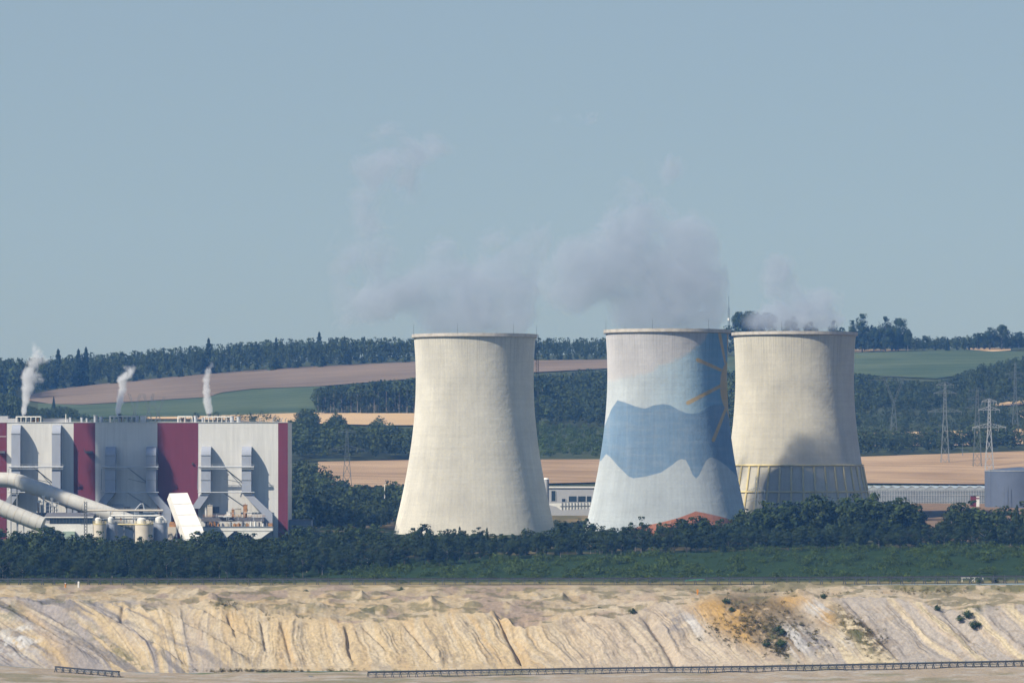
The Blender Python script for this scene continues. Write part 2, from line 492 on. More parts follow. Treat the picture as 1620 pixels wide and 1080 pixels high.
# pit edge: row of the foot and of the brow of the sand slope, by column
TOE = [(-300, 1050), (0, 1052), (150, 1062), (300, 1064), (450, 1061), (700, 1059), (900, 1056), (1100, 1054), (1300, 1050), (1620, 1043), (1920, 1040)]
BROW = [(-300, 958), (0, 952), (60, 948), (110, 950), (150, 958), (190, 955), (250, 960), (300, 952), (335, 944), (380, 956), (420, 972), (500, 976),
        (560, 982), (640, 984), (700, 976), (745, 966), (780, 960), (806, 974), (830, 985), (880, 980), (950, 972), (1010, 968), (1060, 962), (1100, 953),
        (1130, 950), (1190, 956), (1240, 944), (1270, 946), (1320, 944), (1360, 940), (1420, 945), (1480, 955), (1540, 960), (1620, 962), (1920, 960)]
def toe_z(px): return (HOR - lerp_pts(TOE, px))*K*1700.0

def make_pit_floor():
    ds = np.concatenate([[-60, -5, 5, 40, 120, 250, 500, 900, 1300, 1500, 1580], np.linspace(1600, 1706, 80)])
    xs = np.linspace(-420, 420, 500)
    X, Y = np.meshgrid(xs, ds)
    px = CX + X/(K*np.maximum(Y, 1600))
    zf = np.interp(Y, [-60, 5, 40, 250, 500], [-1.8, -1.8, -8, -80, -82.5])
    n = fbm(X/9, Y/14, 31, 4) - .5
    Z = zf + (toe_z(px) - zf)*sstep(1615, 1700, Y) + n*0.9*sstep(1500, 1600, Y)
    Z = np.where(Y > 1700, Z - (Y-1700)*0.5, Z)
    me = grid_mesh('pit_floor', X, Y, Z)
    g = fbm(X/22, Y/10, 51, 5); g2 = fbm(X/6, Y/3, 55, 4)
    base = np.array([0.40, 0.325, 0.235]); grass = np.array([0.17, 0.17, 0.075]); pale = np.array([0.47, 0.43, 0.37])
    a = sstep(.55, .68, g)[..., None]*.5; b = sstep(.5, .75, g2)[..., None]*.8
    # a green strip of weeds along the foot of the bank
    st = np.exp(-((Y-1697)/4.0)**2)*sstep(270, 330, px)*(1-sstep(560, 700, px)*.75)*sstep(.25, .45, g2)
    st = st[..., None]
    c = base*(1-b)+pale*b; c = c*(1-a)+grass*a
    c = c*(1-st)+np.array([0.10, 0.15, 0.05])*st
    set_col(me, c.reshape(-1, 3))
    tag(link('pit_floor', me, M['sand']), kind='structure')
make_pit_floor()

def make_sand_slope():
    cols = np.concatenate([np.arange(-800, -60, 8.0), np.arange(-60, 1681, 1.2), np.arange(1688, 2401, 8.0)])
    s = np.concatenate([np.linspace(0, 1, 190), 1+np.linspace(0.006, 1, 120)])
    PX, S = np.meshgrid(cols, s)
    toe = lerp_pts(TOE, cols)[None, :]; brow = lerp_pts(BROW, cols)[None, :]
    brow = brow + (fbm(cols/14, cols*0, 77, 3)[None, :]-.5)*10 + (fbm(cols/70, cols*0, 78, 2)[None, :]-.5)*20
    rise = (toe-brow)*K*1720
    Dedge = 1700 + rise*1.55
    on = S <= 1
    t = np.minimum(S, 1); bnk = np.clip(S-1, 0, 1)
    D = np.where(on, 1700 + (Dedge-1700)*t, Dedge + (1973-Dedge)*bnk**1.25)
    zt = (HOR-toe)*K*1700; zb = (HOR-brow)*K*Dedge; ze = (HOR-924.6)*K*1973
    ker = np.hanning(241); ker /= ker.sum()
    zbs = np.convolve(np.pad(zb[0], 120, mode='edge'), ker, 'valid')[None, :]
    f_ = np.clip(bnk**1.25, 0, 1)
    Z = np.where(on, zt+(zb-zt)*(t*.86+.14*t*t), zbs+(ze-zbs)*f_ + (zb-zbs)*np.exp(-f_*14))
    ROW = HOR - Z/(K*D)
    # direction in which the runnels lean, by column
    lean = lerp_pts([(-300, 1.6), (120, 1.6), (230, 1.1), (300, .25), (420, .12), (560, .22), (700, .5), (820, .75), (1000, .75), (1150, .9), (1300, 1.05), (1920, 1.15)], PX)
    warp = (fbm(PX/46, ROW/46, 11, 4)-.5)*26
    U = PX - lean*(ROW-960) + warp
    envs = np.clip(np.minimum(t*5, 1), 0, 1)*np.where(on, np.clip((1-t)*6, 0.0, 1), 0)
    big = ridge(U/62, ROW/260, 21, 2); mid = ridge(U/17, ROW/90, 22, 2); fin = ridge(U/6.0, ROW/42, 23, 3)
    am = .35+1.1*fbm(PX/55, ROW/40, 24, 3)
    rough = (fbm(PX/7, ROW/5, 25, 4)-.5)*.9
    dz = envs*((big-.55)*2.4*am + (mid-.55)*.8*am + (fin-.5)*0.5 + rough*.6)
    # large spurs on the left that run down to the right
    U2 = PX - 1.85*(ROW-955)
    left = 1-sstep(330, 460, PX)
    sp = np.zeros_like(PX)
    for c0, wd, h in ((95, 26, 4.5), (205, 30, 4.2), (-40, 40, 4.0), (285, 16, 1.8)):
        e = (U2-c0)/wd
        sp = sp + h*np.exp(-np.where(e < 0, (e/1.5)**2, (e/0.6)**2))
    dz = dz + left*sp*envs
    # hollow gullies
    def gully(c0, r0, c1, r1, wd, dep):
        f = np.clip((ROW-r0)/(r1-r0), -0.1, 1.05); cc = c0+(c1-c0)*f
        inside = sstep(-.1, .1, (ROW-r0)/(r1-r0))*(1-sstep(.95, 1.1, (ROW-r0)/(r1-r0)))
        return -.62*dep*np.exp(-((PX-cc)/wd)**2)*inside
    for a in ((785, 958, 826, 1045, 6, 4.0), (812, 985, 828, 1048, 5, 2.5), (1024, 975, 1048, 1012, 9, 4.0), (1048, 1012, 1075, 1058, 8, 3.5), (920, 965, 930, 985, 6, 2.0),
              (196, 960, 190, 1000, 4, 2.5), (362, 975, 374, 1010, 4, 2.0), (330, 965, 345, 985, 5, 1.6), (415, 985, 422, 1030, 4, 1.8), (447, 985, 462, 1045, 4, 2.0),
              (548, 990, 556, 1040, 4, 2.2), (640, 985, 690, 1045, 4, 1.6), (575, 990, 615, 1030, 4, 1.5), (1490, 960, 1540, 1010, 7, 2.0), (1340, 950, 1420, 1040, 5, 1.6)):
        dz = dz + gully(*a)*np.where(S < 1.05, 1, 0)
    # heaps and hollows on the bench above the brow
    bz = np.where(on, 0, np.minimum(bnk*9, 1)*np.clip((1-bnk)*7, 0, 1))
    X0 = (PX-CX)*K*D
    dz = dz + bz*((ridge(X0/21, D/30, 61, 4)-.6)*3.2 + (fbm(X0/42, D/70, 64, 3)-.5)*3.4 + (fbm(X0/4, D/7, 66, 4)-.5)*1.0)
    for c0, d0, wp, wdd, h in ((610, 1775, 46, 16, 2.6), (800, 1800, 50, 16, 2.4), (505, 1770, 34, 14, 2.2), (1040, 1790, 40, 16, 2.2), (240, 1790, 40, 16, 2.0), (572, 1880, 13, 14, 3.6), (890, 1850, 15, 12, 3.0), (682, 1790, 22, 14, 4.2), (335, 1775, 30, 14, 2.6), (455, 1810, 24, 14, 2.2), (742, 1830, 14, 10, 2.0),
                               (1262, 1800, 22, 16, 2.6), (1150, 1790, 16, 12, 1.8), (1130, 1815, 20, 12, 1.6)):
        e = np.abs((PX-c0)/wp)**1.3 + np.abs((D-d0)/wdd)**1.3
        dz = dz + np.where(on, 0, h*np.exp(-e*1.4))
    X = (PX-CX)*K*D
    me = grid_mesh('sand_slope', X, D - dz*0.35*envs, Z + dz)
    # colours of the ground itself
    def blob(c, r, wc, wr, slope=0.0):
        rr = (ROW-r)/wr; cc = (PX-c-slope*(ROW-r))/wc
        return np.exp(-(cc**2+rr**2))
    fl = np.where(on, 0, sstep(0, .12, bnk))
    n1 = fbm(U/26, ROW/120, 81, 4)*(1-fl) + fbm(PX/40, ROW/7, 82, 4)*fl
    n2 = fbm(U/9, ROW/50, 83, 4)*(1-fl) + fbm(PX/16, ROW/3.5, 84, 4)*fl; n3 = fbm(PX/12, ROW/6, 85, 5); n4 = fbm(PX/60, ROW/16, 87, 4)
    sand = np.array([0.53, 0.415, 0.255]); warm = np.array([0.54, 0.385, 0.205]); pale = np.array([0.56, 0.475, 0.345]); gray = np.array([0.34, 0.31, 0.30])
    ochre = np.array([0.52, 0.325, 0.115]); brown = np.array([0.20, 0.145, 0.075]); white = np.array([0.58, 0.565, 0.54]); veg = np.array([0.095, 0.105, 0.045])
    c = np.broadcast_to(sand, PX.shape+(3,)).copy()
    def over(col, a):
        nonlocal c
        a = np.clip(a, 0, 1)[..., None]; c = c*(1-a) + col*a
    over(warm, sstep(.5, .72, n1)*.6)
    over(pale, sstep(.48, .66, n2)*.6)
    rightish = sstep(800, 1000, PX)
    over(np.array([0.49, 0.41, 0.33]), rightish*.7*np.where(on, 1, .4))
    over(pale, rightish*sstep(.5, .62, fbm(U/7, ROW/200, 91, 3))*.6)
    # grey and buff bands running down the right-hand bank
    band = fbm(U/20, ROW*0+3, 93, 3)
    rr = sstep(1290, 1340, PX)*np.where(S < 1.1, 1, 0)
    over(np.array([0.40, 0.355, 0.31]), rr*sstep(.44, .54, band)*.9); over(np.array([0.62, 0.52, 0.34]), rr*sstep(.42, .30, band)*.8)
    # grey clay on the left spurs
    lf = (1-sstep(150, 330, PX + (ROW-960)*-1.3))
    over(gray, lf*sstep(.36, .60, n1)*.9*np.where(S < 1.25, 1, .0)); over(pale, lf*sstep(.52, .7, n2)*.5)
    over(np.array([0.20, 0.185, 0.18]), lf*sstep(.52, .68, fbm((PX-1.75*(ROW-960))/13, ROW/60, 99, 4))*np.where(S < 1.2, 1, 0)*.85)
    over(np.array([0.22, 0.20, 0.19]), np.where(on, 1, 0)*sstep(.58, .70, fbm(U/5, ROW/26, 98, 4))*sstep(.5, .65, fbm(PX/50, ROW/30, 96, 3))*.4)
    over(white, blob(20, 1018, 60, 22)*sstep(.4, .6, n3)*.9)
    over(warm, np.clip(blob(85, 1035, 14, 30, .9)+blob(60, 985, 9, 40, 1.0), 0, 1)*.6)
    # ochre, brown weeds and white clay towards the right
    over(ochre, np.clip(blob(1160, 985, 42, 26, .9)*1.6+blob(1255, 952, 26, 10)*1.2+blob(1310, 978, 14, 16)*1.3+blob(1130, 962, 22, 10)+blob(1150, 968, 70, 14)*.7, 0, 1)*sstep(.22, .42, n2)*.95)
    over(brown, np.clip(blob(1212, 980, 60, 40, .8)*2.2, 0, 1)*sstep(.24, .42, n3)*.95)
    over(ochre, np.clip(blob(1158, 985, 13, 30, .95)*1.7+blob(1258, 950, 22, 7)+blob(1312, 978, 10, 12), 0, 1)*sstep(.25, .5, n2)*.9)
    over(white, np.clip(blob(1300, 965, 22, 14, .8)*1.3+blob(1262, 1015, 32, 24, .4)*1.2+blob(1330, 1010, 8, 30, 1.1)+blob(1090, 985, 26, 24, .6), 0, 1)*sstep(.35, .55, n2)*.85)
    over(gray*.75, np.clip(blob(1290, 1018, 30, 24, .6)+blob(1070, 985, 26, 20)+blob(1400, 1020, 24, 30, 1.0)*.8, 0, 1)*sstep(.36, .56, n3)*.85)
    over(brown, np.clip(blob(1360, 1000, 26, 36, .9)*1.5, 0, 1)*sstep(.36, .52, n3)*.9)
    over(veg, np.clip(blob(1230, 1020, 10, 24, .7)*1.3+blob(1360, 1010, 14, 34, .9), 0, 1)*sstep(.46, .58, n3)*.85)
    over(veg, np.clip(blob(12, 975, 26, 22)+blob(112, 950, 30, 7)+blob(350, 957, 22, 8, 1.6)+blob(585, 968, 42, 6)+blob(430, 950, 22, 5)+blob(1530, 962, 30, 8)+blob(520, 968, 90, 5)*.7, 0, 1)*sstep(.42, .58, n3)*.8)
    over(veg, np.exp(-((PX-(135+(ROW-1000)*1.5))/12)**2)*sstep(975, 1000, ROW)*sstep(.4, .6, n3)*.6)
    # dry grass on the bench, thicker towards the conveyor and the right
    ben = np.where(on, 0, sstep(.50, .95, bnk))
    over(np.array([0.27, 0.225, 0.10]), ben*(.30+.6*sstep(850, 1250, PX))*sstep(.34, .55, n4))
    over(np.array([0.15, 0.15, 0.06]), ben*(.1+.9*sstep(900, 1300, PX))*sstep(.48, .62, n3)*sstep(.6, .9, bnk)*.9)
    over(np.array([0.36, 0.27, 0.215]), np.where(on, 0, 1)*sstep(.50, .62, n4)*(1-sstep(900, 1200, PX))*.7)
    over(np.array([0.17, 0.155, 0.075]), np.where(on, 0, 1)*sstep(.56, .66, fbm(PX/30, ROW/4, 95, 4))*.65)
    over(np.array([0.33, 0.26, 0.18]), np.where(on, 1, 0)*sstep(.60, .72, fbm(PX/16, ROW/9, 97, 4))*.4)
    set_col(me, c.reshape(-1, 3))
    tag(link('sand_slope', me, M['sand']), kind='structure')
make_sand_slope()

def make_plateau():
    cols = np.arange(-900, 2501, 6.0); ds = np.concatenate([np.arange(1971, 2200, 4.0), np.arange(2200, 2811, 10.0)])
    PX, D = np.meshgrid(cols, ds)
    X = (PX-CX)*K*D; n = fbm(X/20, D/20, 101, 4)-.5
    Z = ground_z(PX, D) + n*1.2*sstep(1975, 2000, D) - 0.15
    me = grid_mesh('plateau', X, D, Z)
    base = np.array([0.030, 0.056, 0.018]); dry = np.array([0.30, 0.22, 0.12]); earth = np.array([0.26, 0.17, 0.11])
    g = fbm(X/25, D/30, 103, 5)[..., None]
    a = sstep(.52, .66, g)*.5*sstep(2080, 2120, D)[..., None] + sstep(2680, 2720, D)[..., None]*.4
    c = base*(1-a)+dry*a
    e = (sstep(2160, 2260, D)*sstep(1380, 1440, PX))[..., None]*.85
    c = c*(1-e)+earth*e
    f = (np.exp(-((D-1975)/7.0)**2))[..., None]
    c = c*(1-f)+np.array([0.30, 0.25, 0.12])*f
    set_col(me, c.reshape(-1, 3))
    tag(link('plateau', me, M['soil']), kind='structure')
    cols = np.arange(-900, 2501, 25.0); ds = np.concatenate([np.arange(2795, 5200, 20.0), np.arange(5200, 6501, 100.0)])
    PX, D = np.meshgrid(cols, ds)
    X = (PX-CX)*K*D
    tag(link('hills', grid_mesh('hills', X, D, ground_z(PX, D)-0.2), M['hill']), kind='structure')
make_plateau()

def field(name, top, bot, mat, lift=0.9, step=3.0, n=30):
    """a field lying on the hillside between two edges given by column and row"""
    x0 = max(top[0][0], bot[0][0]); x1 = min(top[-1][0], bot[-1][0])
    cols = np.arange(x0, x1+.01, step)
    D = np.zeros((n, len(cols)))
    for j, c in enumerate(cols):
        rt = lerp_pts(top, c); rb = max(lerp_pts(bot, c), rt+.2)
        da = dist_at(c, rb); db = dist_at(c, rt)
        D[:, j] = np.linspace(da, max(db, da+2), n)
    PX = np.broadcast_to(cols, D.shape)
    X = (PX-CX)*K*D
    return tag(link(name, grid_mesh(name, X, D, ground_z(PX, D)+lift), mat), kind='structure')

field('ploughed_field', [(40, 626), (100, 615), (200, 604), (330, 592), (470, 582), (655, 573), (960, 570), (1170, 568)],
      [(40, 634), (80, 640), (130, 641), (200, 637), (330, 629), (350, 622), (400, 616), (505, 612), (655, 600), (960, 584), (1170, 584)], M['plough'])
field('crop_field', [(60, 639), (130, 642), (200, 638), (330, 630), (350, 623), (400, 617), (520, 612)],
      [(60, 656), (160, 662), (300, 660), (460, 655), (520, 653)], M['crop'])
field('straw_strip', [(225, 658), (300, 657), (455, 653.5), (600, 655), (660, 655), (700, 656)], [(225, 664), (300, 664), (455, 670), (600, 674), (660, 674), (700, 674)], M['straw_bright'])
field('stubble_field', [(503, 732), (655, 729), (960, 728), (1100, 727), (1365, 724), (1620, 715), (1800, 711)],
      [(503, 772), (655, 772), (960, 764), (1100, 764), (1365, 766), (1620, 768), (1800, 768)], M['straw'])
field('hill_crop_field', [(1150, 566), (1350, 557), (1480, 556), (1540, 554), (1600, 557), (1640, 557)], [(1150, 596), (1350, 594), (1480, 600), (1540, 592), (1600, 572), (1640, 572)], M['crop'])
field('straw_patch', [(1340, 687), (1500, 683), (1620, 680), (1700, 678)], [(1340, 707), (1500, 706), (1620, 704), (1700, 700)], M['straw_bright'])
field('straw_slope', [(1575, 640), (1620, 633), (1700, 628)], [(1575, 643.5), (1620, 641), (1700, 638)], M['straw_bright'])
field('straw_corner', [(1606, 654), (1620, 650), (1700, 646)], [(1606, 657), (1620, 663), (1700, 662)], M['straw_bright'])
field('dry_bank', [(1350, 554.6), (1400, 554.4), (1440, 554.8)], [(1350, 558.5), (1400, 557.5), (1440, 555.5)], M['straw_bright'], 1.3)
field('sandy_bank', [(1530, 552.6), (1570, 552.4), (1600, 553)], [(1530, 554.5), (1570, 558), (1600, 556)], M['straw_bright'], 1.3)

# ------------------------------------------------------------------ trees
rng = np.random.default_rng(11)
def leaf_cloud(kind, rs, n, size):
    """leaf-sized faces of a crown one unit tall: corner points (n,4,3), tint (n)"""
    if kind == 'conifer':
        z = 0.10 + 0.9*rs.random(n)**1.35
        lay = 0.75+0.25*np.cos(z*60)
        r = 0.20*(1.02-z)**0.70*lay*np.sqrt(rs.uniform(.45, 1, n))
        a = rs.uniform(0, 2*np.pi, n)
        c = np.stack([r*np.cos(a), r*np.sin(a), z-0.25*r], -1)
        nrm = np.stack([np.cos(a), np.sin(a), np.full(n, .6)], -1) + rs.normal(0, .5, (n, 3))
        tint = rs.uniform(.75, 1.25, n)
        sz = size*(.5+.8*(1-z))
    else:
        rad, cz, rz, ncl, cr = {'broad': (.36, .62, .36, 26, .15), 'tall': (.20, .58, .42, 26, .11), 'oval': (.28, .58, .42, 26, .13),
                                'shrub': (.55, .40, .40, 16, .30), 'pine': (.22, .74, .25, 16, .11)}[kind]
        d = rs.normal(0, 1, (ncl, 3)); d /= np.linalg.norm(d, axis=1)[:, None]
        rr = rs.uniform(.35, 1, ncl)**.6
        cc = d*rr[:, None]*np.array([rad, rad, rz]) + np.array([0, 0, cz])
        cc[0] = (rs.normal(0, .03), rs.normal(0, .03), cz+rz*.92)
        crr = cr*rs.uniform(.6, 1.25, ncl)
        ct = rs.uniform(.62, 1.4, ncl)
        k = rs.integers(0, ncl, n)
        e = rs.normal(0, 1, (n, 3)); e /= np.linalg.norm(e, axis=1)[:, None]
        c = cc[k] + e*(crr[k]*rs.uniform(.45, 1.0, n)**.6)[:, None]*np.array([1, 1, .8])
        nrm = e*1.2 + rs.normal(0, .30, (n, 3)) + np.array([0, 0, .30]) + d[k]*.35
        tint = ct[k]*rs.uniform(.8, 1.2, n)
        sz = size*rs.uniform(.6, 1.3, n)
        c[:, 2] = np.clip(c[:, 2], 0.02, 1.0)
    nrm /= np.linalg.norm(nrm, axis=1)[:, None]
    t = np.cross(nrm, rs.normal(0, 1, (n, 3))); t /= np.linalg.norm(t, axis=1)[:, None]
    b = np.cross(nrm, t)
    sz = np.broadcast_to(sz, (n,))[:, None]/2
    asp = rs.uniform(.6, 1.0, n)[:, None]
    q = np.stack([c - t*sz - b*sz*asp*.6, c + t*sz*.7 - b*sz*asp, c + t*sz + b*sz*asp*.7, c - t*sz*.6 + b*sz*asp], 1)
    return q, tint

def crown_mesh(name, q, tint, mat, hue=None):
    v = q.reshape(-1, 3); n = len(q)
    me = np_mesh(name, v, np.arange(n*4).reshape(-1, 4))
    set_float(me, 'tint', np.repeat(tint, 4))
    set_float(me, 'hue', np.repeat(hue if hue is not None else np.zeros(n), 4))
    me.materials.append(mat)
    return me

def trunk_mesh(name, kind, rs, mat):
    mb = MB()
    h = {'broad': .5, 'tall': .75, 'oval': .6, 'conifer': .9, 'pine': .8, 'shrub': .3}[kind]
    lean = rs.normal(0, .015, 2)
    mb.tube([(0, 0, -.06), (lean[0]*.5, lean[1]*.5, h*.5), (lean[0], lean[1], h)], [.022, .016, .006], 6)
    if kind != 'conifer':
        for i in range(5):
            a = rs.uniform(0, 6.28); z = h*rs.uniform(.45, .95); L_ = rs.uniform(.12, .26)
            mb.tube([(lean[0]*z/h, lean[1]*z/h, z), (math.cos(a)*L_*.6, math.sin(a)*L_*.6, z+L_*.45), (math.cos(a)*L_, math.sin(a)*L_, z+L_)], [.010, .007, .003], 5)
    me = bpy.data.meshes.new(name)
    me.from_pydata(mb.v, [], mb.f)
    me.materials.append(mat)
    return me

VAR = {}
for kind, cnt, n, size, lm in (('broad', 4, 2900, .040, 'leaf'), ('oval', 4, 2600, .036, 'leaf'), ('tall', 3, 2200, .033, 'leaf'), ('conifer', 2, 1500, .05, 'leaf_conifer'), ('shrub', 3, 1100, .085, 'leaf_shrub')):
    VAR[kind] = []
    for i in range(cnt):
        rs = np.random.default_rng(100*len(VAR)+i)
        q, t = leaf_cloud(kind, rs, n, size)
        VAR[kind].append((crown_mesh(kind+'_crown', q, t, M[lm]), trunk_mesh(kind+'_trunk', kind, rs, M['bark_pale' if i % 3 == 1 else 'bark'])))

def put_tree(name, kind, loc, h, wide, label, cat, group, var=None):
    cm, tm = VAR[kind][int(rng.integers(0, len(VAR[kind]))) if var is None else var]
    o = empty(name, loc)
    o.scale = (h*wide, h*wide, h)
    o.rotation_euler = (0, 0, float(rng.uniform(0, 6.28)))
    tag(o, label, cat, group)
    for nm, me in (('crown', cm), ('trunk', tm)):
        c = bpy.data.objects.new(nm, me); COL.objects.link(c); c.parent = o
    return o

FARQ = {}
def stuff_wood(name, pts, label, cat, mat, nleaf=220, size=.085, base_k=('broad', 'oval', 'tall'), trunks=False):
    """a wood that reads as one mass: one object. pts: (px, D, z, height, width factor, kind)"""
    qs, ts, hs = [], [], []
    tv, tf = [], []
    for (px, D, z, h, wd, kd) in pts:
        key = (kd, nleaf, size)
        if key not in FARQ:
            FARQ[key] = [leaf_cloud(kd, np.random.default_rng(900+i), nleaf, size) for i in range(5)]
        q, t = FARQ[key][int(rng.integers(0, 5))]
        a = rng.uniform(0, 6.28); ca, sa = math.cos(a), math.sin(a)
        v = np.empty_like(q)
        v[..., 0] = (q[..., 0]*ca - q[..., 1]*sa)*h*wd + (px-CX)*K*D
        v[..., 1] = (q[..., 0]*sa + q[..., 1]*ca)*h*wd + D
        v[..., 2] = q[..., 2]*h + z
        k = rng.uniform(.8, 1.2)
        qs.append(v); ts.append(t*k); hs.append(np.full(len(t), rng.uniform(0, .9)))
        if trunks:
            b = len(tv); x = (px-CX)*K*D; r = .012*h
            for zz, rr in ((z-1, r), (z+h*.75, r*.5)):
                tv += [(x-rr, D-rr, zz), (x+rr, D-rr, zz), (x+rr, D+rr, zz), (x-rr, D+rr, zz)]
            tf += [(b, b+1, b+5, b+4), (b+1, b+2, b+6, b+5), (b+2, b+3, b+7, b+6), (b+3, b, b+4, b+7)]
    q = np.concatenate(qs); t = np.concatenate(ts); hh = np.concatenate(hs)
    if trunks:
        n = len(q)
        v = np.concatenate([q.reshape(-1, 3), np.array(tv)])
        f = np.concatenate([np.arange(n*4).reshape(-1, 4), np.array(tf)+n*4])
        me = np_mesh(name, v, f)
        set_float(me, 'tint', np.concatenate([np.repeat(t, 4), np.ones(len(tv))]))
        set_float(me, 'hue', np.concatenate([np.repeat(hh, 4), np.zeros(len(tv))]))
        me.materials.append(mat); me.materials.append(M['bark_pale'])
        mi = np.zeros(len(f), np.int32); mi[n:] = 1
        me.polygons.foreach_set('material_index', mi)
    else:
        me = crown_mesh(name, q, t, mat, hh)
    o = bpy.data.objects.new(name, me); COL.objects.link(o)
    return tag(o, label, cat, None, 'stuff')

def scatter(px0, px1, D0, D1, dx, dd, h, kinds, wide=(.85, 1.25), keep=None, jit=.45):
    out = []
    D = D0
    while D <= D1:
        st = dx/(K*D); c = px0 + rng.uniform(0, st)
        while c <= px1:
            pc = c + rng.uniform(-jit, jit)*st; d = D + rng.uniform(-jit, jit)*dd
            if keep is None or keep(pc, d):
                hh = h(pc, d) if callable(h) else rng.uniform(*h)
                if hh > 0.8:
                    out.append((pc, d, float(ground_z(pc, d))-.3, hh, rng.uniform(*wide), kinds[int(rng.integers(0, len(kinds)))]))
            c += st
        D += dd
    return out

# --- the tree belt in front of the plant
BELT_TOP = [(-100, 846), (0, 846), (60, 842), (130, 850), (200, 852), (270, 852), (330, 846), (450, 844), (500, 838), (560, 836), (640, 838), (700, 838), (760, 842), (820, 842), (880, 836),
            (930, 828), (1000, 829), (1060, 824), (1110, 824), (1150, 816), (1190, 802), (1235, 791), (1290, 790), (1340, 786), (1400, 789), (1430, 780), (1452, 794), (1468, 826), (1482, 832),
            (1497, 812), (1520, 802), (1560, 800), (1620, 798), (1720, 796)]
BELT_FRONT = [(-100, 1988), (440, 1990), (480, 2002), (600, 2034), (760, 2060), (900, 2072), (1620, 2085), (1720, 2085)]
ZONES = [(470, 'before the striped plant hall'), (620, 'between hall and plain tower'), (895, 'below the plain tower'),
         (1180, 'below the mountain mural tower'), (1378, 'below the yellow ribbed tower'), (9999, 'before the greenhouse and tank')]
KINDS = {'broad': 'broad dark broadleaf tree', 'oval': 'rounded dark green tree', 'tall': 'slender upright tree', 'conifer': 'pointed dark conifer'}
belt = []
D = 1988.0
while D < 2172:
    st = 6.6/(K*D); c = -70 + rng.uniform(0, st)
    while c < 1700:
        pc = c + rng.uniform(-.4, .4)*st; d = D + rng.uniform(-3, 3); c += st
        fr = lerp_pts(BELT_FRONT, pc)
        if d < fr: continue
        b = float(row_at(pc, d)); top = lerp_pts(BELT_TOP, pc)
        full = (b-top)*K*d
        dep = (d-fr)/(2168-fr)
        if dep > .62: h = full*rng.uniform(.86, 1.0) + (rng.uniform(.5, 4.2) if rng.random() < .26 else rng.uniform(-1.6, 0))
        else: h = min(rng.uniform(7.5, 11.5), full-.3) * (1.0 if dep > .15 else rng.uniform(.75, 1))
        if h < 4.0: h = 4.0
        kd = rng.choice(['broad', 'oval', 'tall', 'conifer'], p=[.30, .32, .28, .10])
        belt.append((pc, d, h, kd, dep))
    D += 10.5
# nearest to the eye first: things; the rest of the belt is one mass
belt.sort(key=lambda q: q[4] - (0.5 if q[4] > .80 and q[2] > 11 else 0))
for (pc, d, h, kd, dep) in belt[:300]:
    z = next(t for x, t in ZONES if pc < x)
    row = 'at the belt edge' if dep < .34 else 'deep in the belt'
    lab = '%s %s %s' % (KINDS[kd], row, z)
    put_tree('conifer_tree' if kd == 'conifer' else 'tree', kd, ((pc-CX)*K*d, d, float(ground_z(pc, d))-.4), h,
             {'broad': .95, 'oval': 1.1, 'tall': 1.25, 'conifer': 1.2}[kd]*rng.uniform(.85, 1.2), lab, 'tree', lab)
stuff_wood('belt_wood', [(pc, d, float(ground_z(pc, d))-.4, h, 1.05*rng.uniform(.9, 1.2), kd) for (pc, d, h, kd, dep) in belt[300:]],
           'dark mass of trees filling the belt before the cooling towers', 'wood', M['leaf'], 700, .062)

# undergrowth between the conveyor and the trees
def ug_h(p, d):
    return (.8 + 2.6*sstep(.42, .72, fbm(p/22, d/10, 335, 3)))*rng.uniform(.7, 1.15) * (1.0 if d > 1985 else .6)
ug = scatter(-80, 1700, 1979, 2092, 2.2, 3.4, ug_h, ['shrub'], (.8, 1.35), lambda p, d: d < lerp_pts(BELT_FRONT, p)+12 and rng.random() > .12+.45*fbm(p/30, d/12, 333, 2)*(1 if p > 1150 else .3))
stuff_wood('undergrowth', ug, 'low green undergrowth between the conveyor line and the trees', 'undergrowth', M['leaf_shrub'], 110, .145)

# --- far woods
ridge_top = [(-80, 568), (0, 566), (60, 566), (100, 560), (200, 556), (250, 550), (330, 545), (400, 540), (460, 535), (560, 534), (655, 533), (760, 534), (870, 534), (960, 534)]
def ridge_h(p, d):
    return (float(row_at(p, d)) - lerp_pts(ridge_top, p))*K*d*rng.uniform(.78, 1.02)
def ridge_keep(p, d):
    return True
left_edge = lambda p: 4515 if p > 60 else 4340
pts = scatter(-90, 1000, 4330, 4700, 7.5, 26, ridge_h, ['conifer', 'oval', 'broad', 'tall', 'oval', 'pine'], (.55, .85), lambda p, d: d > left_edge(p))
stuff_wood('ridge_forest', pts, 'long dark mixed forest along the ridge above the ploughed field', 'forest', M['leaf_far'], 230, .07)
# taller firs that stand out of the ridge forest
for i, (px, top, d) in enumerate(((92, 551, 4530), (124, 551, 4540), (136, 548, 4545), (330, 534, 4560), (437, 533, 4570), (505, 524, 4600), (545, 531, 4600))):
    b = float(row_at(px, d)); h = (b-top)*K*d
    put_tree('fir_tree', 'conifer', ((px-CX)*K*d, d, float(ground_z(px, d))-.5), h, 1.2,
             'pointed fir standing out of the ridge forest, ' + ['nearest the steam plume above the plant', 'first of a close pair', 'second of a close pair, the taller one', 'above the narrowest steam plume',
              'beside the ploughed field bend', 'tallest, near the plain tower', 'last before the plain tower'][i], 'fir tree', 'firs rising out of the ridge forest')

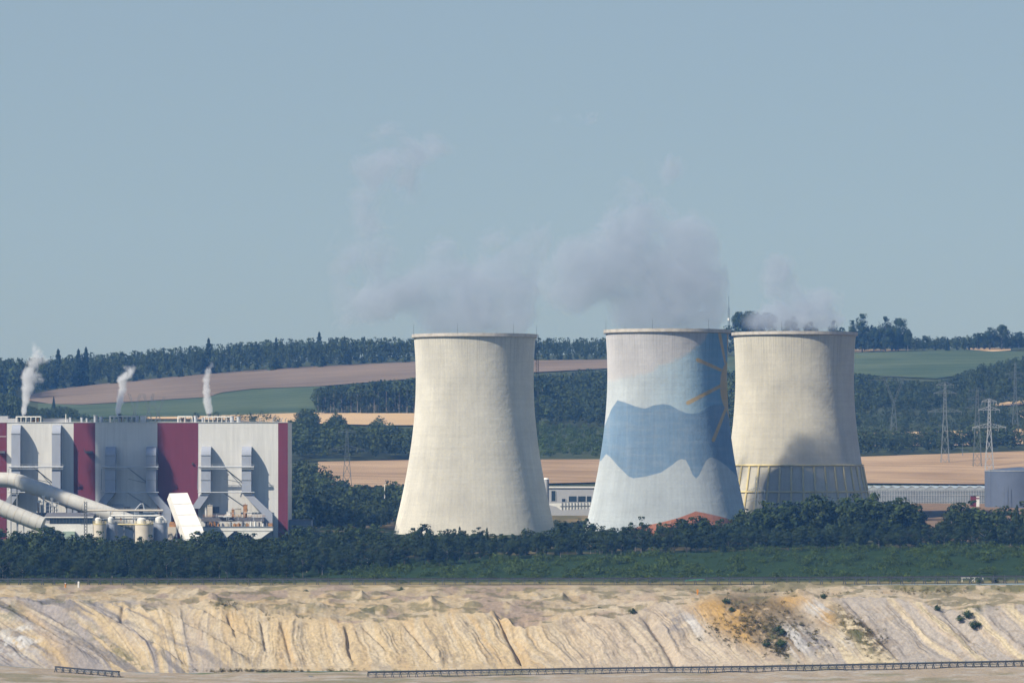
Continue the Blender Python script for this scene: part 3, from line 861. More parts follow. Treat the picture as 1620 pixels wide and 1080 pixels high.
pts = scatter(500, 860, 3762, 3900, 6.5, 16, lambda p, d: (float(row_at(p, d)) - lerp_pts([(500, 613), (560, 606), (600, 602), (655, 598), (860, 596)], p))*K*d*rng.uniform(.88, 1.02), ['tall', 'pine', 'tall', 'oval'], (.75, 1.05))
stuff_wood('plantation', pts, 'block of tall straight trees with pale trunks beside the green field', 'forest', M['leaf_far'], 240, .07, trunks=True)
pts = scatter(838, 1175, 3640, 4130, 8, 26, lambda p, d: (float(row_at(p, d)) - max(lerp_pts([(838, 592), (880, 588), (930, 582), (1175, 586)], p), float(row_at(p, d))-44))*K*d*rng.uniform(.8, 1.0), ['broad', 'oval', 'tall'], (.8, 1.15))
stuff_wood('hillside_wood', pts, 'dense green wood on the hillside between the plain tower and the painted tower', 'forest', M['leaf_far'], 230, .075)
pts = scatter(838, 1175, 3255, 3600, 6, 24, (4, 8), ['shrub', 'broad'], (.9, 1.3))
stuff_wood('scrub_slope', pts, 'lighter scrub below the hillside wood behind the towers', 'scrub', M['leaf_shrub'], 150, .11)
# hedge band behind the stubble field on the left
gap = lambda p: (497 < p < 516) or (545 < p < 578) or (592 < p < 597) or (604 < p < 612) or (623 < p < 660)
def hedge_h(p, d):
    b = float(row_at(p, d)); top = lerp_pts([(440, 668), (470, 662), (480, 640), (495, 644), (500, 676), (520, 660), (535, 650), (546, 664), (560, 672), (580, 676), (600, 655), (610, 664), (640, 676), (660, 676)], p)
    if gap(p): top = max(top, lerp_pts([(440, 672), (545, 668), (580, 674), (660, 673)], p)) 
    return min((b-top)*K*d, 22)*rng.uniform(.82, 1.0)
pts = scatter(440, 700, 3225, 3560, 7, 24, hedge_h, ['broad', 'oval', 'broad'], (.85, 1.2))
stuff_wood('valley_wood', pts, 'broadleaf wood behind the stubble field left of the plain tower', 'forest', M['leaf_far'], 300, .07)
# trees beside the plant hall
def side_h(p, d):
    b = float(row_at(p, d)); top = lerp_pts([(440, 722), (500, 727), (525, 740), (548, 764), (560, 768), (600, 766), (622, 760), (640, 766), (680, 770)], p)
    return min((b-top)*K*d, rng.uniform(15, 26))*rng.uniform(.88, 1.04)
pts = scatter(440, 690, 2420, 2900, 7.5, 26, side_h, ['broad', 'oval', 'broad', 'tall'], (.85, 1.15), lambda p, d: (p > 500 or d > 2500) and (p < 612 or d > 2580))
stuff_wood('side_wood', pts, 'dark broadleaf wood between the plant hall and the plain tower', 'forest', M['leaf_far'], 420, .065)
pts = scatter(845, 960, 2560, 2640, 5, 16, (3, 6), ['shrub', 'broad'], (.9, 1.3))
stuff_wood('bushes_mass', pts, 'bushes in the gap between the plain tower and the painted tower', 'bushes', M['leaf_far'], 200, .10)
# right-hand woods
def rw_h(p, d):
    b = float(row_at(p, d)); return rng.uniform(11, 17)*.95
pts = scatter(1150, 1720, 3218, 3300, 6.0, 20, (12, 17.5), ['broad', 'oval'], (.85, 1.2), lambda p, d: not (1438 < p < 1456 or 1510 < p < 1538 or p > 1604) or rng.random() < .12)
stuff_wood('field_edge_wood', pts, 'broadleaf hedge of trees along the far edge of the stubble field', 'forest', M['leaf_far'], 320, .07)
pts = scatter(1150, 1720, 3330, 3720, 7.5, 30, (7, 12), ['broad', 'oval', 'shrub'], (.9, 1.3), lambda p, d: not (p > 1340 and 3430 < d < 3560))
stuff_wood('valley_scrub', pts, 'lighter green wooded slope behind the pylons', 'forest', M['leaf_far'], 240, .08)
def ub_h(p, d):
    b = float(row_at(p, d)); top = lerp_pts([(1150, 590), (1350, 588), (1410, 596), (1470, 602), (1500, 596), (1530, 584), (1560, 572), (1600, 566), (1620, 560), (1720, 556)], p)
    return min((b-top)*K*d, rng.uniform(14, 22))*rng.uniform(.85, 1.0)
pts = scatter(1150, 1720, 3745, 4200, 7.5, 28, ub_h, ['broad', 'oval', 'tall'], (.85, 1.15), lambda p, d: not (p > 1570 and 3600 < d < 3800))
stuff_wood('upper_wood', pts, 'dark wood below the hilltop crop field', 'forest', M['leaf_far'], 260, .07)
# left, behind the hall roof
def lw_h(p, d):
    b = float(row_at(p, d)); top = lerp_pts([(-80, 616), (0, 620), (20, 622), (45, 640), (60, 645), (100, 640), (130, 650), (150, 658)], p)
    return min((b-top)*K*d, 24)*rng.uniform(.8, 1.0)
pts = scatter(-80, 150, 3700, 4150, 8, 30, lw_h, ['broad', 'oval', 'tall'], (.8, 1.1))
stuff_wood('roofline_wood', pts, 'wood rising behind the plant hall roof at its steaming end', 'forest', M['leaf_far'], 230, .075)
pts = scatter(150, 460, 3560, 3700, 9, 40, (4, 9), ['broad', 'shrub'], (.9, 1.3), lambda p, d: rng.random() < .6 and not (236 < p < 272))
stuff_wood('roofline_hedge', pts, 'broken hedge just above the plant hall roof', 'hedge', M['leaf_far'], 200, .085)

SOLO = [  # trees one can tell apart, by column, row of the top, distance, kind, width
    (85, 626, 4000, 'conifer', 1.0, 'lone dark conifer above the plant hall roof', 'lone trees'),
    (1364, 496, 4590, 'tall', 0.88, 'tall feathery tree on the hilltop beside the yellow framed tower', None),
    (1348, 506, 4585, 'tall', 0.64, 'thin tree at the rim of the yellow framed tower', None),
    (1382, 518, 4590, 'oval', 0.80, 'lower tree tucked between the tall hilltop trees', None),
    (1401, 500, 4590, 'tall', 0.96, 'slim crowned tree in the middle of the hilltop group', None),
    (1421, 503, 4595, 'broad', 0.71, 'broad tree with a bulging crown on the hilltop', None),
    (1436, 520, 4590, 'broad', 0.56, 'tree leaning out at the end of the hilltop group', None),
    (1463, 530, 4600, 'oval', 0.88, 'small round tree next in line after the hilltop group', None),
    (1480, 537, 4610, 'oval', 0.96, 'low dark tree on the skyline', None),
    (1499, 533, 4610, 'conifer', 1.3, 'pointed small tree on the skyline', None),
    (1514, 537, 4610, 'oval', 0.96, 'low skyline tree before the oak clump', None),
    (1526, 533, 4600, 'tall', 0.88, 'slender skyline tree beside the oak clump', None),
    (1546, 526, 4590, 'broad', 0.81, 'smaller oak at the edge of the skyline clump', None),
    (1566, 517, 4590, 'broad', 0.87, 'rounded oak in the skyline clump above the sandy bank', None),
    (1585, 513, 4595, 'broad', 0.84, 'largest oak of the skyline clump above the sandy bank', None),
    (1612, 525, 4600, 'broad', 0.81, 'dark tree after the gap beyond the oak clump', None),
    (1632, 527, 4600, 'broad', 0.81, 'dark tree at the picture edge of the skyline', None),
    (1168, 493, 4620, 'broad', 0.74, 'tree in the steam beside the radio mast', None),
    (1186, 492, 4620, 'broad', 0.81, 'round tree half hidden in steam behind the framed tower', None),
    (1208, 494, 4620, 'broad', 0.81, 'wide tree half hidden in steam behind the framed tower', None),
    (1252, 500, 4620, 'oval', 0.80, 'faint tree seen through the steam of the framed tower', None),
    (1283, 508, 4620, 'broad', 0.68, 'low tree behind the steam of the framed tower', None),
    (1320, 506, 4610, 'tall', 0.80, 'slim tree beyond the rim of the framed tower', None),
]
for px, top, d, kd, wd, lab, grp in SOLO:
    b = float(row_at(px, d)); h = (b-top)*K*d
    put_tree('conifer_tree' if kd == 'conifer' else 'tree', kd, ((px-CX)*K*d, d, float(ground_z(px, d))-.5), h, wd, lab, 'tree', grp or 'trees on the right skyline')
pts = scatter(1335, 1446, 4610, 4665, 6, 18, (17, 27), ['oval', 'tall', 'oval'], (.7, 1.0)) + scatter(1528, 1640, 4610, 4660, 6, 18, (12, 19), ['oval', 'broad'], (.8, 1.1)) + scatter(1380, 1720, 4640, 4700, 6, 18, (10, 15), ['broad', 'oval'], (.9, 1.3)) + scatter(1150, 1380, 4640, 4700, 8, 20, (10, 20), ['broad', 'oval'], (.9, 1.3))
stuff_wood('skyline_hedge', pts, 'low dark hedge along the right hilltop behind the single trees', 'hedge', M['leaf_far'], 200, .09)

# bushes on the sand
BUSH = [(948, 966, 3.0, 'tallest', 'in a pair at the brow of the bank'), (955, 969, 2.0, 'smaller', 'beside the tallest pair'), (1001, 969, 3.2, 'wide', 'at the brow over the runnelled bank'),
        (1066, 957, 3.6, 'upright', 'near the orange post'), (1150, 953, 3.4, 'round', 'above the ochre sand'), (1158, 965, 2.6, 'small', 'in the brown weeds on the ochre bank'),
        (1303, 945, 3.0, 'single', 'behind the white clay spur'), (1531, 975, 4.2, 'dark', 'in the upper pair on the grey banded bank'), (1519, 980, 3.4, 'lower', 'in the upper pair on the grey banded bank'),
        (1541, 991, 4.2, 'wide', 'in the lower pair on the grey banded bank'), (1548, 989, 2.6, 'little', 'in the lower pair on the grey banded bank'), (1233, 1002, 5.0, 'tall', 'edging the white clay hollow'),
        (1236, 1022, 4.6, 'dense', 'lowest beside the white clay hollow'), (1212, 1020, 3.6, 'spreading', 'at the foot of the brown weeds'), (1483, 963, 3.0, 'flat', 'at the brow of the banded bank'),
        (635, 936, 3.4, 'lone', 'on the bare bench in the middle'), (484, 937, 2.6, 'low', 'on the bare bench before the side wood'), (914, 938, 2.4, 'tiny', 'behind the pale heap'), (1573, 918, 5.0, 'large', 'beside the conveyor line'), (1550, 922, 3.4, 'small', 'in front of the white gantry')]
for px, row, h, adj, where in BUSH:
    br = lerp_pts(BROW, px)
    if row > br: Dd = 1700 + (lerp_pts(TOE, px)-row)*K*1720*1.55
    else:
        f = (br-row)/(br-925.0); Dd = 1734 + (1970-1734)*np.clip(f, 0, 1)
    if row < 925: Dd = 1976.0
    p = P(px, row, Dd)
    put_tree('bush', 'shrub', (p.x, p.y, p.z-.4), h*.78, 1.0, '%s dark bush %s' % (adj, where), 'bush', 'bushes scattered over the sand bank')

# weeds on the banks: nobody could count them
wd = []
for (c0, r0, wc, wr, sl_, n) in ((1212, 985, 52, 38, .8, 420), (1365, 1005, 26, 36, .9, 200), (1232, 1030, 16, 12, .5, 50), (1150, 1000, 30, 22, .8, 50), (590, 966, 50, 6, 0, 45), (1500, 934, 110, 7, 0, 90), (1250, 935, 160, 6, 0, 90), (20, 975, 24, 22, .5, 40),
                                 (520, 972, 120, 8, 0, 40), (1290, 1012, 20, 22, .5, 30), (350, 955, 24, 8, 1.4, 30), (150, 1000, 26, 26, 1.5, 30), (430, 1061, 140, 1.5, 0, 110)):
    for k in range(n):
        row = r0 + rng.normal(0, .5)*wr; px = c0 + rng.normal(0, .5)*wc + sl_*(row-r0)
        br = float(lerp_pts(BROW, px)); toe = float(lerp_pts(TOE, px))
        if row > toe-1: Dd = 1698.0; row = toe
        elif row > br: Dd = 1700 + (toe-row)*K*1720*1.55
        else: Dd = 1734 + (1970-1734)*np.clip((br-row)/(br-925.0), 0, 1)
        wd.append((px, Dd, (HOR-row)*K*Dd-.25, rng.uniform(.5, 1.5), rng.uniform(.9, 1.6), 'shrub'))
M['leaf_dry'] = leaf_mat('leaf_dry', (0.060, 0.062, 0.024))
stuff_wood('weeds', wd, 'dry weeds and tufts growing over the sand bank', 'weeds', M['leaf_dry'], 60, .16)

# ------------------------------------------------------------------ cooling towers
def half_at(row, row0, a, slope=0.3645):
    return math.sqrt(a*a + (slope*(row-row0))**2)

def mural_rgb(px, row):
    n = len(px)
    u = np.clip((px-958)/195, 0, 1)
    c = np.zeros((n, 3))
    white = np.array([0.70, 0.68, 0.68]); lightb = np.array([0.50, 0.67, 0.77]); whiteb = np.array([0.68, 0.73, 0.75])
    deep = np.array([0.27, 0.475, 0.66]); mount = np.array([0.255, 0.38, 0.52]); snow = np.array([0.63, 0.68, 0.70]); orange = np.array([0.60, 0.235, 0.125])
    sunc = np.array([0.74, 0.53, 0.24])
    wob = (fbm(px/9, row/7, 201, 3)-.5)*12
    cb = lerp_pts([(900, 622), (960, 604), (1000, 596), (1026, 590.7), (1038, 581.5), (1053, 577), (1068, 568.5), (1081, 564), (1092, 555.6), (1101, 549), (1112, 538), (1122, 520), (1300, 480)], px)
    below = sstep(-5, 5, row+wob*.6-cb)[:, None]
    t = sstep(.15, .80, u)[:, None]
    blue = whiteb*(1-t)+lightb*t
    t2 = sstep(.62, .90, u)[:, None]
    blue = blue*(1-t2)+deep*t2
    c = white*(1-below)+blue*below
    topm = lerp_pts([(900, 690), (957, 672), (966, 648), (975.5, 633.7), (987, 637), (1003, 643.5), (1018, 647), (1031, 642), (1046, 639.8), (1057, 641.7), (1068, 648), (1081, 653.7), (1092, 655), (1101.5, 653.7), (1114.5, 646),
                     (1125.5, 640.7), (1140, 640.7), (1152, 648), (1164, 672), (1220, 690)], px)
    a = sstep(-.9, .9, row-topm)[:, None]; c = c*(1-a)+mount*a
    sn = lerp_pts([(900, 745), (950.5, 728.5), (958, 717.8), (964.5, 723), (975.5, 736), (992, 752.6), (999.6, 755.7), (1020, 752.6), (1042, 746.7), (1061, 734), (1068, 728), (1073.7, 725.7), (1081, 727), (1086.7, 737.8),
                   (1092, 750.7), (1097, 756), (1101.5, 751.7), (1109, 736), (1114.5, 726.7), (1121, 723), (1131, 726), (1146, 736), (1162.6, 750.7), (1185, 768), (1240, 790)], px)
    a = sstep(-.9, .9, row-sn)[:, None]; c = c*(1-a)+snow*a
    og = lerp_pts([(900, 870), (1000, 833), (1011, 830), (1038.5, 825), (1068, 817.4), (1083, 812), (1096, 806.9), (1107, 809), (1129, 813.7), (1160, 822), (1200, 840)], px)
    a = sstep(-.6, .6, row-og)[:, None]; c = c*(1-a)+orange*a
    # the sun with its rays, round the limb
    s = np.zeros(n)
    s = np.maximum(s, sstep(1.08, .98, np.hypot((px-1153)/15.5, (row-611)/38)))
    for (x0, y0, x1, y1, wd) in ((1100.5, 571, 1138, 586, 4.2), (1085, 638, 1138, 611, 4.4), (1136, 529.6, 1146, 574, 3.6), (1125.5, 696, 1147, 646, 4.0), (1157, 667, 1148, 646, 2.6), (1150, 530, 1152, 574, 2.0)):
        dx, dy = x1-x0, y1-y0; L2 = dx*dx+dy*dy
        f = np.clip(((px-x0)*dx+(row-y0)*dy)/L2, 0, 1)
        dd = np.hypot(px-(x0+f*dx), row-(y0+f*dy))
        wd = wd*(.72-.15*f)
        s = np.maximum(s, sstep(wd+.5, wd-.5, dd))
    s = s[:, None]; c = c*(1-s)+sunc*s
    # the paint has faded and chalked in patches, more along the casting rings
    f = sstep(.42, .75, fbm(px/26, row/5, 203, 4))[:, None]*.12 + sstep(.5, .8, fbm(px/3, row/60, 205, 3))[:, None]*.10
    c = c*(1-f) + np.array([0.60, 0.62, 0.62])*f
    return c

def cooling_tower(label, cx, rim_row, row0, a, Dt, mat, mural=False, frame=False, shaft=False):
    base = Vector(((cx-CX)*K*Dt, Dt, -44.6))
    root = empty('cooling_tower', base)
    tag(root, label, 'cooling tower', 'the three cooling towers')
    u = K*Dt
    nseg, nrow = (720, 420) if mural else (180, 90)
    rows = np.linspace(HOR+45.4/u, rim_row, nrow)
    rr = np.sqrt(a*a+(0.3645*(rows-row0))**2)*u
    zz = (HOR-rows)*u - base.z
    th = np.linspace(0, 2*np.pi, nseg, endpoint=False)
    ro = np.concatenate([rr, rr[::-1]-.9]); zo = np.concatenate([zz, zz[::-1]])
    V = np.stack([ro[:, None]*np.sin(th), -ro[:, None]*np.cos(th), np.broadcast_to(zo[:, None], (len(ro), nseg))], -1)
    i = np.arange(len(ro)*nseg).reshape(len(ro), nseg)
    j = np.roll(i, -1, axis=1)
    q = np.stack([i[:-1], j[:-1], j[1:], i[1:]], -1).reshape(-1, 4)
    me = np_mesh('shell', V.reshape(-1, 3), q)
    me.polygons.foreach_set('use_smooth', np.ones(len(me.polygons), bool))
    if mural:
        rowv = np.concatenate([rows, rows[::-1]])
        ha = np.sqrt(a*a+(0.3645*(rowv-row0))**2)
        px = cx + ha[:, None]*np.sin(th)
        col = mural_rgb(px.ravel(), np.broadcast_to(rowv[:, None], px.shape).ravel()).reshape(len(ro), nseg, 3)
        col[nrow:] = np.array([0.4, 0.38, 0.33])
        set_col(me, col.reshape(-1, 3))
    link('shell', me, mat, root)
    # rim: a projecting walkway ring
    rt = rr[-1]; zt = zz[-1]
    prof = [(rt-.9, zt-1.0), (rt-.02, zt-1.75), (rt+.8, zt-1.6), (rt+1.02, zt-1.35), (rt+1.02, zt+.3), (rt+.65, zt+.3), (rt+.65, zt-.1), (rt-.9, zt-.1)]
    mb = MB(); n = 144
    vs = [(r*math.sin(2*math.pi*k/n), -r*math.cos(2*math.pi*k/n), z) for k in range(n) for r, z in prof]
    m = len(prof); fs = [(k*m+p, ((k+1) % n)*m+p, ((k+1) % n)*m+(p+1) % m, k*m+(p+1) % m) for k in range(n) for p in range(m)]
    mb.add(vs, fs); mb.build('rim', M['rim'], root)
    for an in (-75, -15, 38, 100, 160, 220):
        x, y = (rt+1.0)*math.sin(R(an)), -(rt+1.0)*math.cos(R(an))
        MB().tube([(x, y, zt), (x, y, zt+5.5)], [.09, .05], 5).build('lightning_rod', M['steel_dark'], root)
    if shaft:
        x0, y0 = (rt+.2), 4.0
        b = MB(); zb = zt-54
        for dx in (0, 1.3):
            for dy in (0, 1.3): b.bar((x0+dx, y0+dy, zb), (x0+dx, y0+dy, zt+.3), .22)
        z = zb
        while z < zt-1.6:
            b.bar((x0, y0, z), (x0+1.3, y0, z+1.6), .15); b.bar((x0, y0+1.3, z), (x0+1.3, y0+1.3, z), .15); z += 1.6
        sh = b.build('ladder_shaft', M['steel_dark'], root)
    if frame:
        def rad(row): return half_at(row, row0, a)*u
        for rw in (735.5, 777):
            r0 = rad(rw); z = (HOR-rw)*u-base.z
            pts = [((r0+.45)*math.sin(2*math.pi*k/96), -(r0+.45)*math.cos(2*math.pi*k/96), z) for k in range(97)]
            MB().tube(pts, .52, 6, cap=False).build('ring_beam', M['yellow'], root)
        nr = 38
        for k in range(nr):
            t = 2*math.pi*(k+.35)/nr
            b = MB()
            rws = [737.3, 756, 775.3]; rws2 = [778.8, 800, 822, 846]
            for lst in (rws, rws2):
                b.tube([((rad(w_)+.42)*math.sin(t), -(rad(w_)+.42)*math.cos(t), (HOR-w_)*u-base.z) for w_ in lst], .60, 6)
            b.build('rib', M['yellow'], root)
    return root

cooling_tower('plain cream concrete cooling tower with steam, nearest the red and white plant hall', 751, 530, 600, 93.2, 2480, M['concrete'], shaft=True)
cooling_tower('cooling tower painted with blue mountains and a yellow sun, between the two plain towers', 1055.5, 523, 592, 94.6, 2466, M['mural'], mural=True)
cooling_tower('cream cooling tower with yellow ribs and ring beams round its foot', 1257, 527, 596, 93.6, 2584, M['concrete_warm'], frame=True)

# ------------------------------------------------------------------ plant hall
DH = 2350.0
UH = K*DH
hx = lambda px: (px-CX)*UH
hz = lambda row: (HOR-row)*UH
def plant_hall():
    base = Vector((hx(200), DH, -46))
    root = empty('plant_hall', base)
    tag(root, 'long white industrial hall with dark red stripes and grey outside ducts', 'industrial hall')
    B = lambda mb, nm, mt, par=root, smooth=False: mb.build(nm, mt, par, base, smooth)
    B(MB().box(hx(-90), hx(454.6), DH, DH+48, -46, hz(668.3)), 'wall', M['white_clad'])
    b = MB().box(hx(-90), hx(455.2), DH-.30, DH+.25, hz(668.2), hz(667.4))
    b.box(hx(454.7), hx(455.4), DH+.3, DH+48, hz(668.2), hz(667.4))
    B(b, 'parapet', M['white_clad'])
    for x0, x1 in ((-40, 10.5), (116.5, 150.5), (249, 313.3), (440, 455.3)):
        B(MB().box(hx(x0), hx(x1), DH-.14, DH-.003, -46, hz(668.5)), 'red_panel', M['red_clad'])
    B(MB().box(hx(-40), hx(10.3), DH-.22, DH-.145, hz(690.6), hz(689.8)), 'flashing', M['white_clad'])
    # outside ducts: square shafts with a rounded head, then a slanting foot
    def duct(x0, x1, top, bend, foot, depth=6.2):
        zt, zb = hz(top), hz(bend)
        r = 5.2
        poly = [(DH-.15, zt)] + [(DH-depth+r-r*math.sin(t)*1.0, zt-r+r*math.cos(t)) for t in [R(a) for a in (8, 20, 32, 45, 58, 70, 80, 90)]] + [(DH-depth, zb), (DH-.15, zb)]
        d = B(MB().prism_x(poly, hx(x0), hx(x1)), 'duct', M['duct'])
        for z in (hz(top+14), hz((top+bend)/2+16), zb+.35):
            B(MB().box(hx(x0)-.22, hx(x1)+.22, DH-depth-.22, DH-.16, z-.13, z+.13), 'flange', M['steel'], d)
        fx0, fx1, fr = foot
        zf = hz(fr)
        y0, y1 = DH-depth+.25, DH-.4
        mb = MB()
        top_ = [(hx(x0)+.1, zb), (hx(x1)-.1, zb)]
        if fx0 < x0: pl = [(hx(x0)+.1, zb-.02), (hx(x1)-.1, zb-.02), (hx(fx1), zf), (hx(fx0), zf)]
        else: pl = [(hx(x0)+.1, zb-.02), (hx(x1)-.1, zb-.02), (hx(fx1), zf), (hx(fx1), zf-9), (hx(fx0), zf-9), (hx(fx0), zf)]
        mb.prism(pl, y0, y1)
        B(mb, 'duct_foot', M['duct'])
    duct(20, 34, 672, 778, (5, 19, 800)); duct(84, 97.5, 672, 778, (108, 124, 806))
    duct(168, 184, 706.5, 779, (150, 165, 804)); duct(232.5, 248, 706.5, 779, (257, 272, 806))
    duct(319.5, 334.5, 706, 779.5, (303, 317, 804)); duct(383.5, 398.5, 706, 779.5, (415.5, 432, 812))
    # platforms that tie each pair of ducts
    for x0, x1 in ((16, 102), (163, 252), (315, 403)):
        b = MB()
        z = hz(738.3); y = DH-6.9
        b.tube([(hx(x0), y, z), (hx(x1), y, z)], .42, 8)
        b.bar((hx(x0), y, z-.9), (hx(x1), y, z-.9), .25)
        for f in np.linspace(0, 1, 9): b.bar((hx(x0+(x1-x0)*f), y, z+.3), (hx(x0+(x1-x0)*f), y, z+1.3), .12)
        b.bar((hx(x0), y, z+1.3), (hx(x1), y, z+1.3), .12)
        z2 = hz(778.3)
        b.tube([(hx(x0-1), y, z2), (hx(x1+1), y, z2)], .26, 8)
        for xe in (x0, x1): b.bar((hx(xe), y, z), (hx(xe), DH-.1, z), .3)
        B(b, 'duct_platform', M['steel_light'])
        b = MB(); xm = x0+(x1-x0)*.46
        b.bar((hx(xm), y, z-.3), (hx(x1-18), DH-.5, hz(764)), .45)
        b.bar((hx(xm), y+1, hz(757)), (hx(x1-18), DH-.5, hz(764)), .28)
        b.bar((hx(xm), y, z2-.2), (hx(x1-14), DH-.5, hz(803)), .45)
        b.bar((hx(xm), y, z), (hx(xm), DH-.1, z), .3)
        b.bar((hx(x0-1), DH-3, z-.8), (hx(x0-2), DH-3, hz(775)), .3)
        B(b, 'brace', M['steel'])
    # hood and small fittings on the stripes
    for px in (141, 3):
        b = MB().prism([(hx(px-7), hz(713)), (hx(px+5), hz(713)), (hx(px+6), hz(716.5)), (hx(px-5), hz(716.5))], DH-3.4, DH-.16)
        b.bar((hx(px-6.5), DH-3.3, hz(713)), (hx(px-6.5), DH-3.3, hz(709)), .35)
        B(b, 'hood', M['roof_dark'])
    B(MB().box(hx(303.5), hx(306), DH-1.0, DH-.16, hz(734.5), hz(731.5)), 'wall_lamp', M['steel_dark'])
    # doors low in the bays
    for x0, x1 in ((197, 206), (220, 226), (336, 347)):
        B(MB().box(hx(x0), hx(x1), DH-.2, DH-.004, hz(811), hz(801)), 'louvre', M['roof_dark'])
    B(MB().box(hx(178), hx(195), DH-3.0, DH-.21, hz(813), hz(797)), 'lean_to', M['grey_wall'])
    # roof plant
    def frame(x0, x1, ztop, y0=4, y1=9):
        b = MB(); zb = hz(668.2)
        b.box(hx(x0), hx(x1), DH+y0, DH+y1, hz(ztop)-.55, hz(ztop))
        n = max(3, int((x1-x0)/6))
        for f in np.linspace(0, 1, n):
            for yy in (y0+.2, y1-.2): b.bar((hx(x0+(x1-x0)*f), DH+yy, zb), (hx(x0+(x1-x0)*f), DH+yy, hz(ztop)-.3), .32)
        return B(b, 'pipe_rack', M['white_paint'])
    for x0, x1, zt in ((24, 63, 658), (172, 214, 657.2), (280, 303, 657.6), (322, 364, 658)):
        fr = frame(x0, x1, zt)
        rr = random.Random(int(x0))
        for k in range(9):
            q = x0+2+(x1-x0-4)*rr.random(); wd = rr.uniform(1.0, 3.0); h = rr.uniform(3, 7)
            yy = DH+4.6+rr.random()*3
            b = MB().box(hx(q-wd/2), hx(q+wd/2), yy, yy+1.2, hz(668), hz(668-h)); b.cyl((hx(q), yy+.6), .3, hz(668-h)+.003, hz(667-h), 8)
            B(b, 'fan_unit', M[rr.choice(['rust', 'steel', 'roof_dark', 'white_paint'])], fr)
    for px, tp, r in ((150.5, 656.5, 1.0), (159.5, 658.5, .95), (216.5, 656.8, .8), (309, 657, .85), (366.5, 657.5, 1.0), (377, 658.5, 1.05), (128.5, 660, .6), (136.5, 661.2, .5), (110.5, 660, .5), (320, 660, .5)):
        b = MB().cyl((hx(px), DH+3), r, hz(668.2), hz(tp+1.0), 16)
        b.cyl((hx(px), DH+3), r*1.18, hz(tp+1.0)+.003, hz(tp), 16)
        B(b, 'vent', M['steel_light'], smooth=True)
    B(MB().cyl((hx(103.3), DH+3), .22, hz(668.2), hz(654.5), 8), 'vent_pipe', M['white_paint'])
    b = MB().box(hx(221), hx(229.5), DH+3, DH+6, hz(668.2), hz(657.6)); b.box(hx(220.6), hx(229.9), DH+2.8, DH+6.2, hz(657.597), hz(657))
    B(b, 'roof_cabin', M['white_paint'])
    b = MB().box(hx(-60), hx(22), DH+12, DH+22, hz(668.2), hz(661.5)); b.box(hx(-50), hx(8), DH+13, DH+20, hz(661.497), hz(657.5))
    B(b, 'roof_box', M['grey_wall'])
    b = MB().box(hx(64), hx(104), DH+14, DH+20, hz(668.2), hz(662)); b.box(hx(63.5), hx(104.5), DH+13.8, DH+20.2, hz(662)+.003, hz(661.3))
    B(b, 'roof_box', M['grey_wall'])
    b = MB()
    for px in np.arange(116, 440, 9.0):
        b.bar((hx(px), DH+.8, hz(668.2)), (hx(px), DH+.8, hz(664.6)), .09)
    for rw in (664.6, 666.2): b.bar((hx(116), DH+.8, hz(rw)), (hx(440), DH+.8, hz(rw)), .09)
    for px in (410, 432, 445, 451): b.tube([(hx(px), DH+2, hz(668.2)), (hx(px), DH+2, hz(663)), (hx(px)+.8, DH+2, hz(661))], .2, 6)
    B(b, 'roof_railing', M['steel'])
    for px, rw in ((38.5, 656.5), (187.5, 655.5), (330, 655.5)):
        b = MB().cyl((hx(px), DH+6.5), .95, hz(660), hz(rw), 16); b.cyl((hx(px), DH+6.5), 1.2, hz(rw)+.003, hz(rw)+.4, 16)
        B(b, 'exhaust_stub', M['steel_dark'], smooth=True)
plant_hall()

def at(px, row, D): return P(px, row, D)
def thing(name, px, row, D, label, cat, group=None):
    p = P(px, row, D)
    o = empty(name, p)
    tag(o, label, cat, group)
    return o, p

# annex at the end of the hall
root, b0 = thing('shed', 474, 853, 2362, 'low grey blue shed at the red end of the plant hall', 'shed')
u = K*2362
x = lambda px: (px-CX)*u
z = lambda r: (HOR-r)*u
MB().box(x(455.6), x(492), 2362, 2386, z(856), z(823.2)).build('wall', M['shed'], root, b0)
MB().box(x(455.5), x(492.8), 2361.5, 2386.5, z(823.2)+.003, z(822.2)).build('roof', M['roof_dark'], root, b0)
for r_ in (830, 838, 845):
    MB().box(x(455.7), x(491.8), 2361.85, 2361.997, z(r_+.6), z(r_)).build('cladding_strip', M['steel'], root, b0)

# slanting gallery
def slant_gallery():
    root, b0 = thing('conveyor_gallery', 308, 862, 2300, 'steep white conveyor gallery slanting down across the red stripe', 'conveyor gallery')
    ut, ub = K*2322, K*2296
    A = [Vector(((268-CX)*ut, 2322, (HOR-780)*ut)), Vector(((296.5-CX)*ut, 2322, (HOR-779)*ut))]
    Bv = [Vector(((299-CX)*ub, 2296, (HOR-866)*ub)), Vector(((333-CX)*ub, 2296, (HOR-866)*ub))]
    n = Vector((0, 0, 0)); dn = Vector((-1.6, 5.2, -3.2))
    vs = A + Bv + [p+dn for p in A] + [p+dn for p in Bv]
    # 0 TL 1 TR 2 BL 3 BR
    MB().add(vs, [(0,1,3,2), (4,6,7,5), (0,4,5,1), (2,3,7,6), (0,2,6,4), (1,5,7,3)]).build('housing', M['white_paint'], root, b0)
    b = MB()
    for f in (.2, .4, .6, .8):
        p, q = A[0].lerp(Bv[0], f), A[1].lerp(Bv[1], f)
        o = Vector((0, -.12, .12)); b.bar(p+o, q+o, .1)
    b.build('seam', M['silo'], root, b0)
    for f in (.45, .8):
        p = A[0].lerp(Bv[0], f)+dn
        MB().bar(p+Vector((.4, 0, 0)), (p.x+.4, p.y, -47), .7).build('trestle', M['steel'], root, b0)
slant_gallery()

